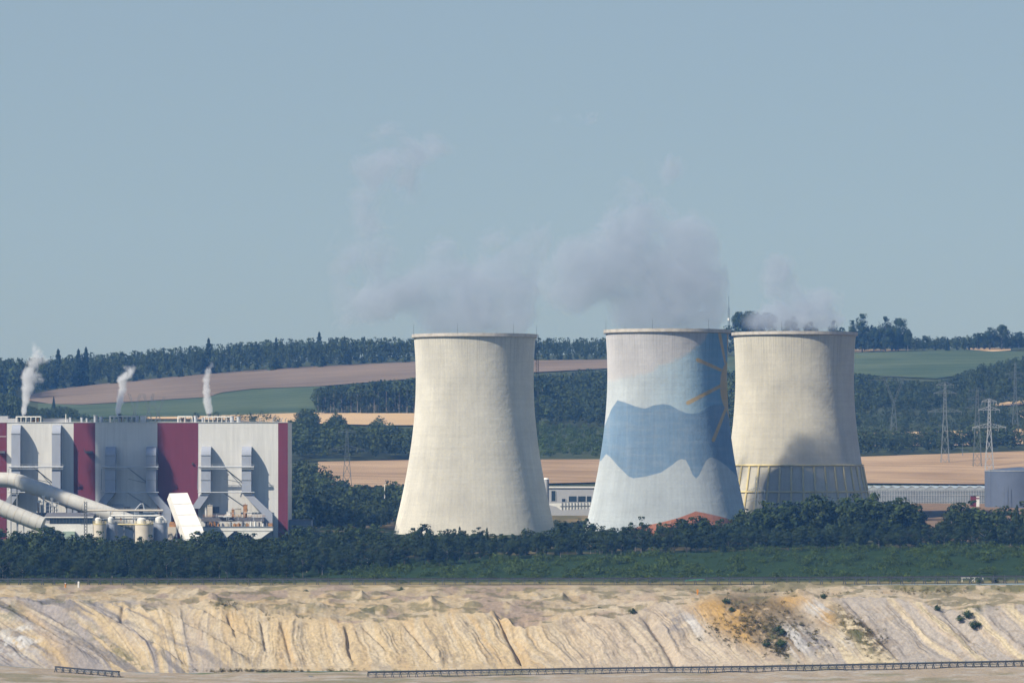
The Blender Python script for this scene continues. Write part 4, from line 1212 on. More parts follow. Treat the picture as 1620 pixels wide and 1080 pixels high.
# filter house with hoppers under the ducts at the end of the hall
def filter_house():
    D = 2337.0; u = K*D
    x = lambda px: (px-CX)*u
    z = lambda r: (HOR-r)*u
    root, b0 = thing('filter_house', 380, 850, D, 'long white filter trough with rusty machinery under the end ducts', 'filter unit')
    B = lambda mb, nm, mt, par=root: mb.build(nm, mt, par, b0)
    B(MB().box(x(322), x(432), D-4, D+5, z(839), z(833.2)), 'trough', M['white_paint'])
    B(MB().box(x(321.5), x(432.5), D-4.3, D+5.2, z(833.2)+.003, z(832.2)), 'deck', M['steel'])
    for x0, x1 in ((324, 372), (376, 430)):
        m = (x0+x1)/2
        B(MB().prism([(x(x0), z(839.05)), (x(x1), z(839.05)), (x(m+9), z(852)), (x(m-9), z(852))], D-3.8, D+4.8), 'hopper', M['white_paint'])
    for px in (323, 349, 374, 402, 431): B(MB().bar((x(px), D+4, -47), (x(px), D+4, z(839.1)), .5), 'column', M['steel'])
    rr = random.Random(5)
    for px in np.arange(327, 425, 6.4):
        h = rr.uniform(3.5, 7.0); wd = rr.uniform(2.2, 5.4)
        mt = rr.choice(['rust', 'rust', 'white_paint', 'silo', 'steel', 'roof_dark'])
        b = MB().box(x(px-wd/2), x(px+wd/2), D-3+rr.random()*2, D+1, z(832.2)+.004, z(832.2-h))
        b.cyl((x(px), D-2.5), .35, z(832.2)+.01, z(832.2-h-1.5), 8)
        B(b, 'machine', M[mt])
    B(MB().box(x(425), x(431.5), D-3.5, D+1, z(832.2)+.004, z(827)), 'machine', M['rust'])
    B(MB().box(x(318), x(418), D+1.5, D+7, z(824.5), z(818.2)), 'platform_body', M['roof_dark'])
    B(MB().box(x(345), x(366), D-1, D+1.4, z(816.8), z(815.8)), 'canopy', M['white_paint'])
    b = MB()
    for px in np.arange(322, 420, 5.0): b.bar((x(px), D+1.3, z(818.2)), (x(px), D+1.3, z(814)), .12)
    for r_ in (814, 816): b.bar((x(320), D+1.3, z(r_)), (x(420), D+1.3, z(r_)), .12)
    B(b, 'railing', M['rust'])
    for px, tp, wd in ((325, 802, 2.5), (331.5, 796.5, 8), (361, 807, 6), (368, 803, 4), (376, 801.5, 9), (387.5, 795.5, 6), (393, 808, 10)):
        b = MB().box(x(px-wd/2), x(px+wd/2), D+2, D+5, z(818.2)+.004, z(tp+3)); b.box(x(px-wd/2-.4), x(px+wd/2+.4), D+1.8, D+5.2, z(tp+3)+.003, z(tp+2.2))
        b.bar((x(px), D+1.9, z(tp+2.2)), (x(px), D+1.9, z(tp)), .3)
        B(b, 'cabinet', M[rr.choice(['silo', 'steel', 'white_paint', 'rust'])])
    b = MB()
    for k in range(26):
        px = rr.uniform(340, 415); r0 = rr.uniform(804, 830); 
        if rr.random() < .5: b.bar((x(px), D-1, z(r0)), (x(px+rr.uniform(3, 9)), D-1, z(r0)), .2)
        else: b.bar((x(px), D-1, z(r0)), (x(px), D-1, z(r0+rr.uniform(2, 8))), .2)
    B(b, 'pipework', M['steel_light'])
filter_house()

# the two big round ducts coming in at the left
def big_pipe(label, path, r, D, flat=False):
    pts = [P(px, row, d) for px, row, d in path]
    base = Vector((pts[len(pts)//2].x, pts[len(pts)//2].y, -46))
    root = empty('pipe_conveyor', base)
    tag(root, label, 'pipe', 'the two big white pipes')
    # smooth the bend
    sm = []
    for i in range(len(pts)-1):
        for k in range(8):
            t = k/8
            p0 = pts[max(i-1, 0)]; p1 = pts[i]; p2 = pts[i+1]; p3 = pts[min(i+2, len(pts)-1)]
            sm.append(0.5*((2*p1)+(p2-p0)*t+(2*p0-5*p1+4*p2-p3)*t*t+(3*p1-p0-3*p2+p3)*t**3))
    sm.append(pts[-1])
    body = MB().tube(sm, r, 28).build('pipe', M['pipe_white'], root, base, True)
    for i in range(2, len(sm)-1, 3):
        d = (sm[min(i+1, len(sm)-1)]-sm[i-1]).normalized()
        MB().tube([sm[i]-d*.12, sm[i]+d*.12], r+.09, 28).build('collar', M['silo'], body, base, True)
    for i in (len(sm)//3, 2*len(sm)//3):
        p = sm[i]
        MB().bar((p.x-1.5, p.y+.5, -47), (p.x-1.5, p.y+.5, p.z-r*.7), .5).bar((p.x+1.5, p.y+.5, -47), (p.x+1.5, p.y+.5, p.z-r*.7), .5).bar((p.x-2.2, p.y+.5, p.z-r*.95), (p.x+2.2, p.y+.5, p.z-r*.95), .6).build('trestle', M['steel'], root, base)
big_pipe('upper white round pipe bending down in front of the hall', [(-60, 758.5, 2328), (-15, 758.5, 2327), (22, 760, 2326), (50, 769, 2324), (110, 791, 2321), (170, 812, 2318), (236, 835, 2315)], 3.85, 2305)
big_pipe('lower white round pipe with a flat end beside the low white building', [(-60, 780, 2296), (-20, 794, 2295), (10, 807, 2294), (40, 819, 2293), (68, 830, 2292)], 3.9, 2293)

# low white building
def low_house():
    D = 2298.0; u = K*D
    x = lambda px: (px-CX)*u
    z = lambda r: (HOR-r)*u
    root, b0 = thing('low_building', 108, 858, D, 'low white building with a dark roof between the pipe end and the silos', 'building')
    B = lambda mb, nm, mt, par=root: mb.build(nm, mt, par, b0)
    wl = B(MB().box(x(69), x(147), D, D+14, z(870), z(827.6)), 'wall', M['white_paint'])
    B(MB().box(x(79), x(146.5), D-.12, D+.0-.003, z(827.8), z(818.9)), 'window_band', M['glass_dark'])
    b = MB()
    for px in np.arange(79, 147, 5.2): b.bar((x(px), D-.2, z(827.7)), (x(px), D-.2, z(819)), .16)
    B(b, 'mullion', M['steel_dark'], wl)
    B(MB().box(x(69), x(79), D+.2, D+14, z(827.6)+.003, z(818.6)), 'end_block', M['grey_wall'])
    B(MB().box(x(79), x(147), D+.3, D+14, z(827.6)+.003, z(818.6)), 'upper_wall', M['grey_wall'])
    B(MB().prism_x([(D-.5, z(818.5)), (D-.5, z(817.3)), (D+14.5, z(811)), (D+14.5, z(812.5))], x(70), x(147.6)), 'roof', M['roof_dark'])
    B(MB().box(x(70), x(147.6), D-.7, D-.505, z(818.6), z(816.8)), 'fascia', M['white_paint'])
    B(MB().box(x(100), x(119), D-3, D-.13, z(870), z(840)), 'lean_to', M['pale_green'])
low_house()

# roof-top fans behind the low building
root, b0 = thing('fan_plant', 73, 812, 2316, 'cluster of small vents and pipes standing before the hall near the pipe', 'ventilation plant')
u = K*2316
x = lambda px: (px-CX)*u
z = lambda r: (HOR-r)*u
MB().box(x(57), x(92), 2318, 2324, z(840), z(811)).build('plinth', M['roof_dark'], root, b0)
for px, tp in ((62, 791), (68.5, 783.5), (82, 787), (88, 797)):
    MB().cyl((x(px), 2317), .35, z(811), z(tp+4), 8).cyl((x(px), 2317), .75, z(tp+4)+.003, z(tp), 12, .95).build('vent_stack', M['white_paint'], root, b0)
for px, tp, wd in ((60, 795, 3), (65, 799, 4), (74, 796, 5), (80, 800, 4), (86, 803, 4)):
    MB().box(x(px-wd/2), x(px+wd/2), 2319, 2321, z(811)+.003, z(tp)).box(x(px-wd/2-.3), x(px+wd/2+.3), 2318.8, 2321.2, z(tp)+.003, z(tp-.8)).build('housing', M['rust' if wd == 3 else 'steel'], root, b0)
b = MB()
for r_ in (794, 800, 806):
    b.bar((x(57), 2316.5, z(r_)), (x(92), 2316.5, z(r_)), .16)
for px in (57, 66, 78, 92): b.bar((x(px), 2316.5, z(812)), (x(px), 2316.5, z(793)), .2)
b.build('pipework', M['steel_light'], root, b0)

# silos
def silo(px0, px1, top, D, label, mat, yellow=True):
    u = K*D; xc = ((px0+px1)/2-CX)*u; r = (px1-px0)/2*u
    z = lambda rw: (HOR-rw)*u
    base = Vector((xc, D, -46)); root = empty('silo', base)
    tag(root, label, 'silo', 'silos behind the trees')
    MB().cyl((xc, D), r, -46, z(top), 32).build('body', mat, root, base, True)
    MB().cyl((xc, D), r*1.04, z(top)+.003, z(top)+.5, 32).build('deck', M['yellow'] if yellow else M['steel'], root, base, True)
    MB().cyl((xc-r*.25, D), r*.5, z(top)+.505, z(top-9), 20).cyl((xc-r*.25, D), r*.5, z(top-9)+.003, z(top-11), 20, r*.2).build('cap', M['white_paint'], root, base, True)
    b = MB(); n = 18
    for k in range(n):
        a = 2*math.pi*k/n; a2 = 2*math.pi*(k+1)/n
        p = (xc+r*1.02*math.cos(a), D+r*1.02*math.sin(a)); q = (xc+r*1.02*math.cos(a2), D+r*1.02*math.sin(a2))
        b.bar((p[0], p[1], z(top)+.45), (p[0], p[1], z(top)+1.6), .1)
        for h in (1.0, 1.6): b.bar((p[0], p[1], z(top)+h), (q[0], q[1], z(top)+h), .1)
    b.build('railing', M['yellow'] if yellow else M['steel'], root, base)
silo(147, 168, 829, 2293, 'cream silo with a yellow railing beside the low white building', M['silo'])
silo(168.5, 186, 828, 2299, 'narrow silo coloured grey for shade behind the cream silo by the low building', M['duct'], False)  # the grey colour puts the shade onto this silo
silo(213.5, 242, 829.5, 2292, 'larger cream silo with a yellow railing below the pipe rack', M['silo'])
silo(243, 265, 828, 2298, 'silo coloured grey for shade between the larger cream silo and the gallery', M['duct'], False)  # shade on this silo is given by its grey colour
root, b0 = thing('hopper_bin', 273, 858, 2318, 'pale square hopper bin with an orange motor beside the slanting gallery', 'hopper')
u = K*2318; x = lambda px: (px-CX)*u; z = lambda r: (HOR-r)*u
MB().prism([(x(264.8), z(833)), (x(281), z(833)), (x(281), z(836)), (x(270), z(862)), (x(264.8), z(862))], 2316, 2321).build('bin', M['silo'], root, b0)
MB().box(x(268), x(279), 2317, 2320, z(833)+.003, z(827)).box(x(269), x(276), 2317.5, 2319.5, z(827)+.003, z(825)).build('motor', M['rust'], root, b0)

# pipe rack above the silos
def rack():
    D = 2306.0; u = K*D
    x = lambda px: (px-CX)*u
    z = lambda r: (HOR-r)*u
    root, b0 = thing('pipe_bridge', 200, 850, D, 'steel pipe bridge with railings running above the silos', 'pipe bridge')
    B = lambda mb, nm, mt: mb.build(nm, mt, root, b0)
    B(MB().tube([(x(138), D, z(807)), (x(258), D, z(807))], .5, 10), 'pipe', M['silo'])
    B(MB().tube([(x(176), D-1.2, z(815.5)), (x(250), D-1.2, z(815.5)), (x(258), D-1.2, z(817)), (x(263), D-1.2, z(823)), (x(264.5), D-1.2, z(832)), (x(264.5), D-1.2, z(858))], .42, 10), 'pipe', M['white_paint'])
    B(MB().tube([(x(160), D+.4, z(820.5)), (x(262), D+.4, z(820.5))], .3, 8), 'pipe', M['steel'])
    B(MB().tube([(x(183), D-1.6, z(829)), (x(216), D-1.6, z(829.5))], .4, 8), 'pipe', M['yellow'])
    b = MB()
    for px in (139, 175, 196, 211, 236, 257): b.bar((x(px), D+.9, -46), (x(px), D+.9, z(806)), .35)
    for px in np.arange(140, 258, 4.6): b.bar((x(px), D+.7, z(806.5)), (x(px), D+.7, z(802.8)), .1)
    for r_ in (802.8, 804.6): b.bar((x(138), D+.7, z(r_)), (x(258), D+.7, z(r_)), .1)
    B(b, 'frame', M['steel'])
    B(MB().tube([(x(214), D, z(806)), (x(222), D, z(797)), (x(226), D, z(796)), (x(228.5), D, z(806))], .25, 8), 'gooseneck', M['steel_light'])
    rr = random.Random(9); b = MB()
    for k in range(46):
        px = rr.uniform(146, 262); r0 = rr.uniform(808, 828)
        if rr.random() < .5: b.bar((x(px), D-.8, z(r0)), (x(px+rr.uniform(3, 10)), D-.8, z(r0)), .2)
        else: b.bar((x(px), D-.8, z(r0)), (x(px), D-.8, z(r0+rr.uniform(3, 9))), .2)
    B(b, 'pipework', M['steel_light'])
    for k in range(9):
        px = 150+k*13+rr.uniform(-3, 3); r0 = rr.uniform(815, 825)
        B(MB().box(x(px), x(px+rr.uniform(2, 5)), D-.6, D+.3, z(r0+4), z(r0)).box(x(px+.5), x(px+1.5), D-.4, D+.1, z(r0)+.003, z(r0-1.4)), 'valve_box', M[rr.choice(['steel', 'rust', 'white_paint', 'roof_dark'])])
rack()
# lattice mast by the low building
def lattice(mb, c, zb, zt, wb, wt, bar=.22, step=None):
    """a four-legged tapering lattice"""
    step = step or max(2.0, wb*1.1)
    n = max(3, int((zt-zb)/step))
    lv = [(zb+(zt-zb)*i/n, (wb+(wt-wb)*i/n)/2) for i in range(n+1)]
    cs = ((-1,-1), (1,-1), (1,1), (-1,1))
    for i in range(n):
        (z0, h0), (z1, h1) = lv[i], lv[i+1]
        for k in range(4):
            a, b = cs[k], cs[(k+1) % 4]
            mb.bar((c[0]+a[0]*h0, c[1]+a[1]*h0, z0), (c[0]+a[0]*h1, c[1]+a[1]*h1, z1), bar)
            mb.bar((c[0]+a[0]*h0, c[1]+a[1]*h0, z0), (c[0]+b[0]*h1, c[1]+b[1]*h1, z1), bar*.6)
            mb.bar((c[0]+b[0]*h0, c[1]+b[1]*h0, z0), (c[0]+a[0]*h1, c[1]+a[1]*h1, z1), bar*.6)
root, b0 = thing('lattice_mast', 135.5, 850, 2290, 'thin dark lattice mast in front of the low white building', 'mast')
mb = MB(); lattice(mb, (b0.x, b0.y), b0.z-2, (HOR-793)*K*2290, 1.5, 1.2, .2, 1.6); mb.build('lattice', M['steel_dark'], root, b0)
mb = MB(); mb.bar((b0.x-2.5, b0.y, (HOR-815)*K*2290), (b0.x+2.5, b0.y, (HOR-815)*K*2290), .2).bar((b0.x-2.5, b0.y, (HOR-829)*K*2290), (b0.x+2.5, b0.y, (HOR-829)*K*2290), .2); mb.build('crossarm', M['steel_dark'], root, b0)

# ------------------------------------------------------------------ buildings beyond the towers
def grey_office():
    D = 2690.0; u = K*D
    x = lambda px: (px-CX)*u
    z = lambda r: (HOR-r)*u
    root, b0 = thing('office_building', 910, 808, D, 'flat light grey building seen between the plain and the painted tower', 'building')
    B = lambda mb, nm, mt, par=root: mb.build(nm, mt, par, b0)
    w_ = B(MB().box(x(866), x(960), D, D+18, z(815), z(771.5)), 'wall', M['grey_wall'])
    B(MB().box(x(865.4), x(961), D-.6, D+18.5, z(771.5)+.003, z(769.4)), 'roof', M['white_paint'])
    for x0, x1, r0, r1, nm in ((872, 879.2, 776, 792, 'door'), (888.5, 895, 788.6, 793.2, 'window'), (899.4, 912.8, 784.5, 793.2, 'window'), (914.2, 927, 784.5, 793.2, 'window'), (928, 936, 784.5, 793.2, 'window')):
        f = B(MB().box(x(x0), x(x1), D-.12, D-.003, z(r1), z(r0)), nm, M['glass_dark'])
        b = MB()
        for e in (x0, x1): b.box(x(e)-.12, x(e)+.12, D-.25, D-.125, z(r1), z(r0))
        B(b, 'frame', M['steel_light'], f)
grey_office()
root, b0 = thing('railing_wall', 912, 808, 2676, 'white panelled fence with dark posts before the grey building', 'fence')
u = K*2676; x = lambda px: (px-CX)*u; z = lambda r: (HOR-r)*u
MB().prism([(x(869), z(798.5)), (x(880), z(801)), (x(888), z(806.5)), (x(960), z(803)), (x(960), z(793.6)), (x(869), z(796))], 2676, 2676.4).build('panel', M['white_paint'], root, b0)
for px in np.arange(889, 960, 5.0):
    MB().bar((x(px), 2675.6, z(806.5)), (x(px), 2675.6, z(793.4)), .28).build('post', M['steel'], root, b0)
MB().bar((x(886), 2675.75, z(800)), (x(960), 2675.75, z(798.8)), .25).build('rail', M['steel'], root, b0)
root, b0 = thing('slim_silo', 865.5, 790, 2640, 'slim white silo half hidden by the plain tower', 'silo')
u = K*2640
MB().cyl((b0.x-.5, 2640), 1.6, b0.z-8, (HOR-758)*u, 16).build('body', M['grey_wall'], root, b0, True)
MB().cyl((b0.x-.5, 2640), 1.75, (HOR-758)*u+.003, (HOR-755.5)*u, 16, 1.0).build('cap', M['white_paint'], root, b0, True)

def greenhouse():
    D = 2792.0; u = K*D
    x = lambda px: (px-CX)*u
    z = lambda r: (HOR-r)*u
    root, b0 = thing('greenhouse', 1470, 796, D, 'long pale greenhouse with a wavy row of gables beside the round tank', 'greenhouse')
    B = lambda mb, nm, mt, par=root: mb.build(nm, mt, par, b0)
    px = 1358.0; bay = 15.3
    zt = z(774.5); 
    wall = B(MB().box(x(1358), x(1634), D, D+70, z(797.5), z(775.3)), 'wall', M['greenhouse_wall'])
    while px < 1633:
        xs = [x(px+bay*f) for f in (0, .18, .5, .82, 1)]
        hs = [z(772.6), z(771.9), z(768.6), z(771.9), z(772.6)]
        B(MB().prism(list(zip(xs, hs))+[(xs[-1]-.003, z(775.25)), (xs[0], z(775.25))], D-.25, D+70), 'gable_roof', M['greenhouse'])
        b = MB()
        b.bar((xs[0], D-.3, hs[0]), (xs[2], D-.3, hs[2]), .22).bar((xs[2], D-.3, hs[2]), (xs[4], D-.3, hs[4]), .22)
        B(b, 'gutter', M['steel'])
        px += bay
    b = MB()
    for q in np.arange(1359, 1634, 2.55): b.bar((x(q), D-.15, z(797.4)), (x(q), D-.15, z(775.4)), .26)
    B(b, 'glazing_bar', M['steel_light'], wall)
    b = MB()
    for r_ in (776.2, 783, 792): b.bar((x(1358), D-.3, z(r_)), (x(1634), D-.3, z(r_)), .16)
    B(b, 'rail', M['steel_light'], wall)
    B(MB().box(x(1358), x(1634), D-.6, D-.2, z(799.5), z(796.3)), 'plinth', M['grey_wall'])
greenhouse()
def big_tank():
    D = 2745.0; u = K*D
    root, b0 = thing('storage_tank', 1612, 800, D, 'round blue grey storage tank with a shallow cone roof', 'tank')
    xc = (1612-CX)*u; r = 54*u; z = lambda q: (HOR-q)*u
    MB().cyl((xc, D), r, z(806), z(745.2), 72).build('shell', M['tank'], root, b0, True)
    MB().cyl((xc, D), r*1.012, z(745.2)+.003, z(743.6), 72).build('rim', M['steel'], root, b0, True)
    MB().tube([(xc, D, z(743.6)+.003), (xc, D, z(738.6))], [r*1.0, .8], 72).build('roof', M['tank'], root, b0, True)
    b = MB()
    for k in range(7): 
        a = R(-150+k*4); b.bar((xc+r*1.02*math.cos(a), D+r*1.02*math.sin(a), z(806)), (xc+r*1.02*math.cos(a), D+r*1.02*math.sin(a), z(742)), .09)
        break
    b.bar((xc+.0-8.5, D-r*.99-.5, z(800)), (xc-8.5, D-r*.99-.5, z(768)), .22).bar((xc-11.0, D-r*.96-.6, z(800)), (xc-11.0, D-r*.96-.6, z(768)), .14)
    b.build('ladder', M['steel_dark'], root, b0)
big_tank()
root, b0 = thing('kiosk', 1545, 800, 2600, 'small dark red and white cabin before the greenhouse and tank', 'cabin')
u = K*2600; x = lambda px: (px-CX)*u; z = lambda r: (HOR-r)*u
MB().box(x(1536), x(1544.4), 2600, 2604, z(801), z(784.4)).build('wall', M['red_clad'], root, b0)
MB().box(x(1544.5), x(1549.3), 2599.8, 2604, z(801), z(783.6)).build('end_wall', M['white_paint'], root, b0)
MB().box(x(1544.4), x(1549.4), 2599.6, 2599.795, z(788.6), z(786.9)).build('sign_band', M['red_clad'], root, b0)
MB().box(x(1535.6), x(1549.6), 2599.5, 2604.3, z(783.6)+.003, z(783)).build('roof', M['roof_dark'], root, b0)

# ------------------------------------------------------------------ pylons and masts
def pylon(px, base_row, top_row, D, arms, mat, label, bar=.32, wb=6.0, wt=1.6, group='lattice pylons of the power lines'):
    u = K*D; xc = (px-CX)*u
    z = lambda r: (HOR-r)*u
    base = Vector((xc, D, z(base_row))); root = empty('pylon', base)
    tag(root, label, 'pylon', group)
    low = max(a[0] for a in arms)
    mb = MB(); lattice(mb, (xc, D), z(base_row)-1.5, z(low)-.5, wb, wt*1.25, bar)
    lattice(mb, (xc, D), z(low)-.5, z(top_row+1.5), wt*1.25, wt*.7, bar*.9, 2.4)
    mb.bar((xc, D, z(top_row+1.5)), (xc, D, z(top_row)), bar)
    mb.build('lattice', mat, root, base)
    for row, hw in arms:
        b = MB(); zz = z(row); L_ = hw*u; up = 1.2+L_*.16
        for sg in (-1, 1):
            for dy in (-.7, .7):
                b.bar((xc, D+dy, zz), (xc+sg*L_, D, zz), bar*.9)
            b.bar((xc, D, zz+up), (xc+sg*L_, D, zz+.1), bar*.8)
            n = max(2, int(L_/2.2))
            for k in range(1, n):
                f = k/n; b.bar((xc+sg*L_*f, D, zz), (xc+sg*L_*(f-.5/n), D, zz+up*(1-f+.5/n)), bar*.5); b.bar((xc+sg*L_*f, D, zz), (xc+sg*L_*(f+.3/n), D, zz+up*max(0, (1-f-.3/n))), bar*.5)
            b.bar((xc+sg*L_*.97, D, zz), (xc+sg*L_*.97, D, zz-2.2), bar*.6); b.bar((xc+sg*L_*.55, D, zz), (xc+sg*L_*.55, D, zz-2.2), bar*.6)
        b.build('crossarm', mat, root, base)
    return root
M['pylon_bright'] = pmat('pylon_galvanised', (0.44, 0.46, 0.47), .55, .15, .5)
M['pylon_pale'] = pmat('pylon_pale', (0.24, 0.27, 0.28), .6, .15, .5)
M['pylon_dim'] = pmat('pylon_weathered', (0.14, 0.165, 0.17), .7, .15, .5)
pylon(549, 768, 678, 2916, ((683, 14), (711, 28)), M['pylon_dim'], 'weathered lattice pylon on the stubble field beside the plant hall', .21)
pylon(1565, 746, 630, 3050, ((635, 12), (648, 17), (676, 27)), M['pylon_bright'], 'bright galvanised pylon behind the round tank', .27)
pylon(1495, 737, 604, 3120, ((609, 14), (622, 18), (651, 27)), M['pylon_pale'], 'grey pylon standing free on the stubble field', .20)
pylon(1546, 743, 614, 3080, ((618, 14), (631, 16), (645, 20)), M['pylon_dim'], 'dim grey pylon just behind the bright galvanised one', .18)
pylon(1606, 700, 572, 3450, ((592, 16), (598, 11), (630, 12)), M['pylon_dim'], 'faint distant pylon at the picture edge on the wooded slope', .20)
pylon(1197, 852, 752, 2290, ((776, 13), (792, 16)), M['pylon_pale'], 'small pale pylon between the painted tower and the yellow framed tower', .2, 3.4, 1.2)
def y_pylon(px, base_row, waist_row, top_row, hw, arm, D, mat, label, bar=.26):
    u = K*D; xc = (px-CX)*u
    z = lambda r: (HOR-r)*u
    base = Vector((xc, D, z(base_row))); root = empty('forked_pylon', base)
    tag(root, label, 'pylon', 'forked pylons of the power lines')
    mb = MB(); lattice(mb, (xc, D), z(base_row)-1, z(waist_row), 5.5, 1.4, bar); mb.build('lattice', mat, root, base)
    for sg in (-1, 1):
        mb = MB()
        for d in (-.5, .5): mb.bar((xc+d, D, z(waist_row)), (xc+sg*hw*u+d*1.6, D, z(top_row)), bar)
        n = 8
        for k in range(n):
            f = k/n; f2 = (k+1)/n; zz0 = z(waist_row)+(z(top_row)-z(waist_row))*f; zz1 = z(waist_row)+(z(top_row)-z(waist_row))*f2
            s = 1 if k % 2 else -1
            mb.bar((xc+sg*hw*u*f+s*.5*(1+.6*f), D, zz0), (xc+sg*hw*u*f2-s*.5*(1+.6*f2), D, zz1), bar*.7)
        mb.build('fork', mat, root, base)
    if arm:
        b = MB()
        b.bar((xc-arm*u, D, z(top_row+3)), (xc+arm*u, D, z(top_row+3)), bar); b.bar((xc-arm*.6*u, D, z(top_row-3)), (xc+arm*.6*u, D, z(top_row-3)), bar)
        for k in range(12):
            f = -1+k/6.0; b.bar((xc+f*arm*u*.9, D, z(top_row+3)), (xc+(f+.08)*arm*u*.62, D, z(top_row-3)), bar*.6)
        for f in (-.95, -.4, .4, .95): b.bar((xc+f*arm*u, D, z(top_row+3)), (xc+f*arm*u, D, z(top_row+10)), bar*.6)
        b.build('crossarm', mat, root, base)
    return root
y_pylon(1414, 690, 638, 598, 15, 38, 3420, M['pylon_dim'], 'forked pylon with a wide crossarm in the wood beside the framed tower', .2)
y_pylon(213, 665, 652, 622, 9, 0, 3660, M['pylon_dim'], 'thin forked pylon head above the roof, beside the middle steam plume', .22)
y_pylon(235, 665, 648, 622, 8, 0, 3680, M['pylon_dim'], 'thin forked pylon head above the roof, between two others', .22)
y_pylon(250, 668, 655, 628, 10, 0, 3650, M['pylon_dim'], 'lower thin forked pylon head above the roof', .22)
# radio mast on the hilltop
D = 4640.0; u = K*D; p = P(1153, 558, D)
root = empty('radio_mast', p); tag(root, 'thin red and white radio mast on the skyline between two towers', 'mast')
mb = MB(); lattice(mb, (p.x, p.y), p.z-1, (HOR-486)*u, 2.4, 1.2, .3); mb.build('lattice', M['pylon_dim'], root, p)
MB().bar((p.x, p.y, (HOR-486)*u), (p.x, p.y, (HOR-468)*u), .5).build('antenna', M['pylon_dim'], root, p)
MB().tube([(p.x, p.y-1.2, (HOR-505)*u-1.2), (p.x, p.y-1.2, (HOR-505)*u+1.2)], 1.2, 12).build('dish', M['white_paint'], root, p)
# pole on the field and white pole by the plain tower
root, b0 = thing('utility_pole', 1523, 728, 3180, 'plain thin pole with a ring of weeds on the stubble field', 'pole')
MB().tube([(b0.x, b0.y, b0.z-1), (b0.x, b0.y, (HOR-701)*K*3180)], [.22, .14], 8).build('pole', M['pylon_dim'], root, b0)
MB().bar((b0.x-1.6, b0.y, (HOR-702)*K*3180), (b0.x+1.6, b0.y, (HOR-702)*K*3180), .2).build('crossarm', M['pylon_dim'], root, b0)
root, b0 = thing('lamp_pole', 608.6, 800, 2500, 'short white pole in the wood beside the plain tower', 'pole')
MB().tube([(b0.x, b0.y, b0.z-3), (b0.x, b0.y, (HOR-766)*K*2500)], [.25, .2], 8).build('pole', M['white_paint'], root, b0)
MB().bar((b0.x-.1, b0.y, (HOR-766)*K*2500), (b0.x+.9, b0.y, (HOR-765.6)*K*2500), .3).build('lamp_head', M['white_paint'], root, b0)

# ------------------------------------------------------------------ conveyors along the pit
M['belt'] = pmat('conveyor_belt', (0.045, 0.045, 0.05), .8, .2, .4)
def floor_at(px, row):
    """distance at which the pit floor is seen at that column and row"""
    ds = np.linspace(1620, 1700, 160)
    z = -82.5 + (float(toe_z(px))+82.5)*sstep(1615, 1700, ds)
    r = HOR - z/(K*ds)
    return float(np.interp(-row, -r, ds))
def conveyor(label, path, n, leg_h, deck, mat, roof=True):
    """path: (px, row of the ground, D). a trestle conveyor that follows it"""
    pts = [P(*q) for q in path]
    seg = [(pts[i+1]-pts[i]).length for i in range(len(pts)-1)]; tot = sum(seg)
    def along(f):
        s = f*tot
        for i, l in enumerate(seg):
            if s <= l or i == len(seg)-1: return pts[i].lerp(pts[i+1], s/l)
            s -= l
    base = along(.5)
    root = empty('conveyor', base); tag(root, label, 'conveyor', 'long belt conveyors')
    b = MB(); c = MB(); up = Vector((0, 0, 1))
    N_ = n*2
    for k in range(N_):
        p, q = along(k/N_), along((k+1)/N_)
        b.bar(p+Vector((0, -.9, leg_h)), q+Vector((0, -.9, leg_h)), .24); b.bar(p+Vector((0, -.9, leg_h)), q+Vector((0, -.9, leg_h*.6)), .14); b.bar(p+Vector((0, -.9, leg_h*.6)), q+Vector((0, -.9, leg_h*.6)), .16)
        c.bar(p+up*(leg_h+deck*.55), q+up*(leg_h+deck*.55), 1.7, deck)
    b.build('side_rail', mat, root, base)
    c.build('belt', M['belt'], root, base)
    for k in range(n+1):
        p = along(k/n); t = MB()
        for dy in (-.9, .9):
            t.bar(p+Vector((-.5, dy, -.8)), p+Vector((0, dy, leg_h)), .2); t.bar(p+Vector((.7, dy, -.8)), p+Vector((0, dy, leg_h)), .2)
        t.bar(p+Vector((0, -.9, leg_h*.62)), p+Vector((0, .9, leg_h*.62)), .16)
        if roof:
            t.bar(p+Vector((0, -1, leg_h)), p+Vector((0, -1, leg_h+1.0)), .14)
        t.build('trestle', mat, root, base)
    return root
conveyor('long dark belt conveyor along the edge of the plateau, before the trees', [(-60, 923.6, 1972), (600, 923.8, 1972), (1100, 922.5, 1972), (1400, 921, 1972), (1680, 919, 1972)], 96, 2.1, .5, M['steel_dark'])
conveyor('dark belt conveyor on trestles along the foot of the sand bank', [(q, r, floor_at(q, r)) for q, r in ((582, 1071), (760, 1067.5), (1000, 1064), (1215, 1061.5), (1400, 1058), (1680, 1052))], 86, 1.75, .4, M['steel_dark'])
conveyor('short green edged conveyor on the pit floor below the grey spurs', [(q, r, floor_at(q, r)) for q, r in ((88, 1062), (130, 1066), (188, 1070))], 9, 1.7, .4, M['steel_dark'], False)

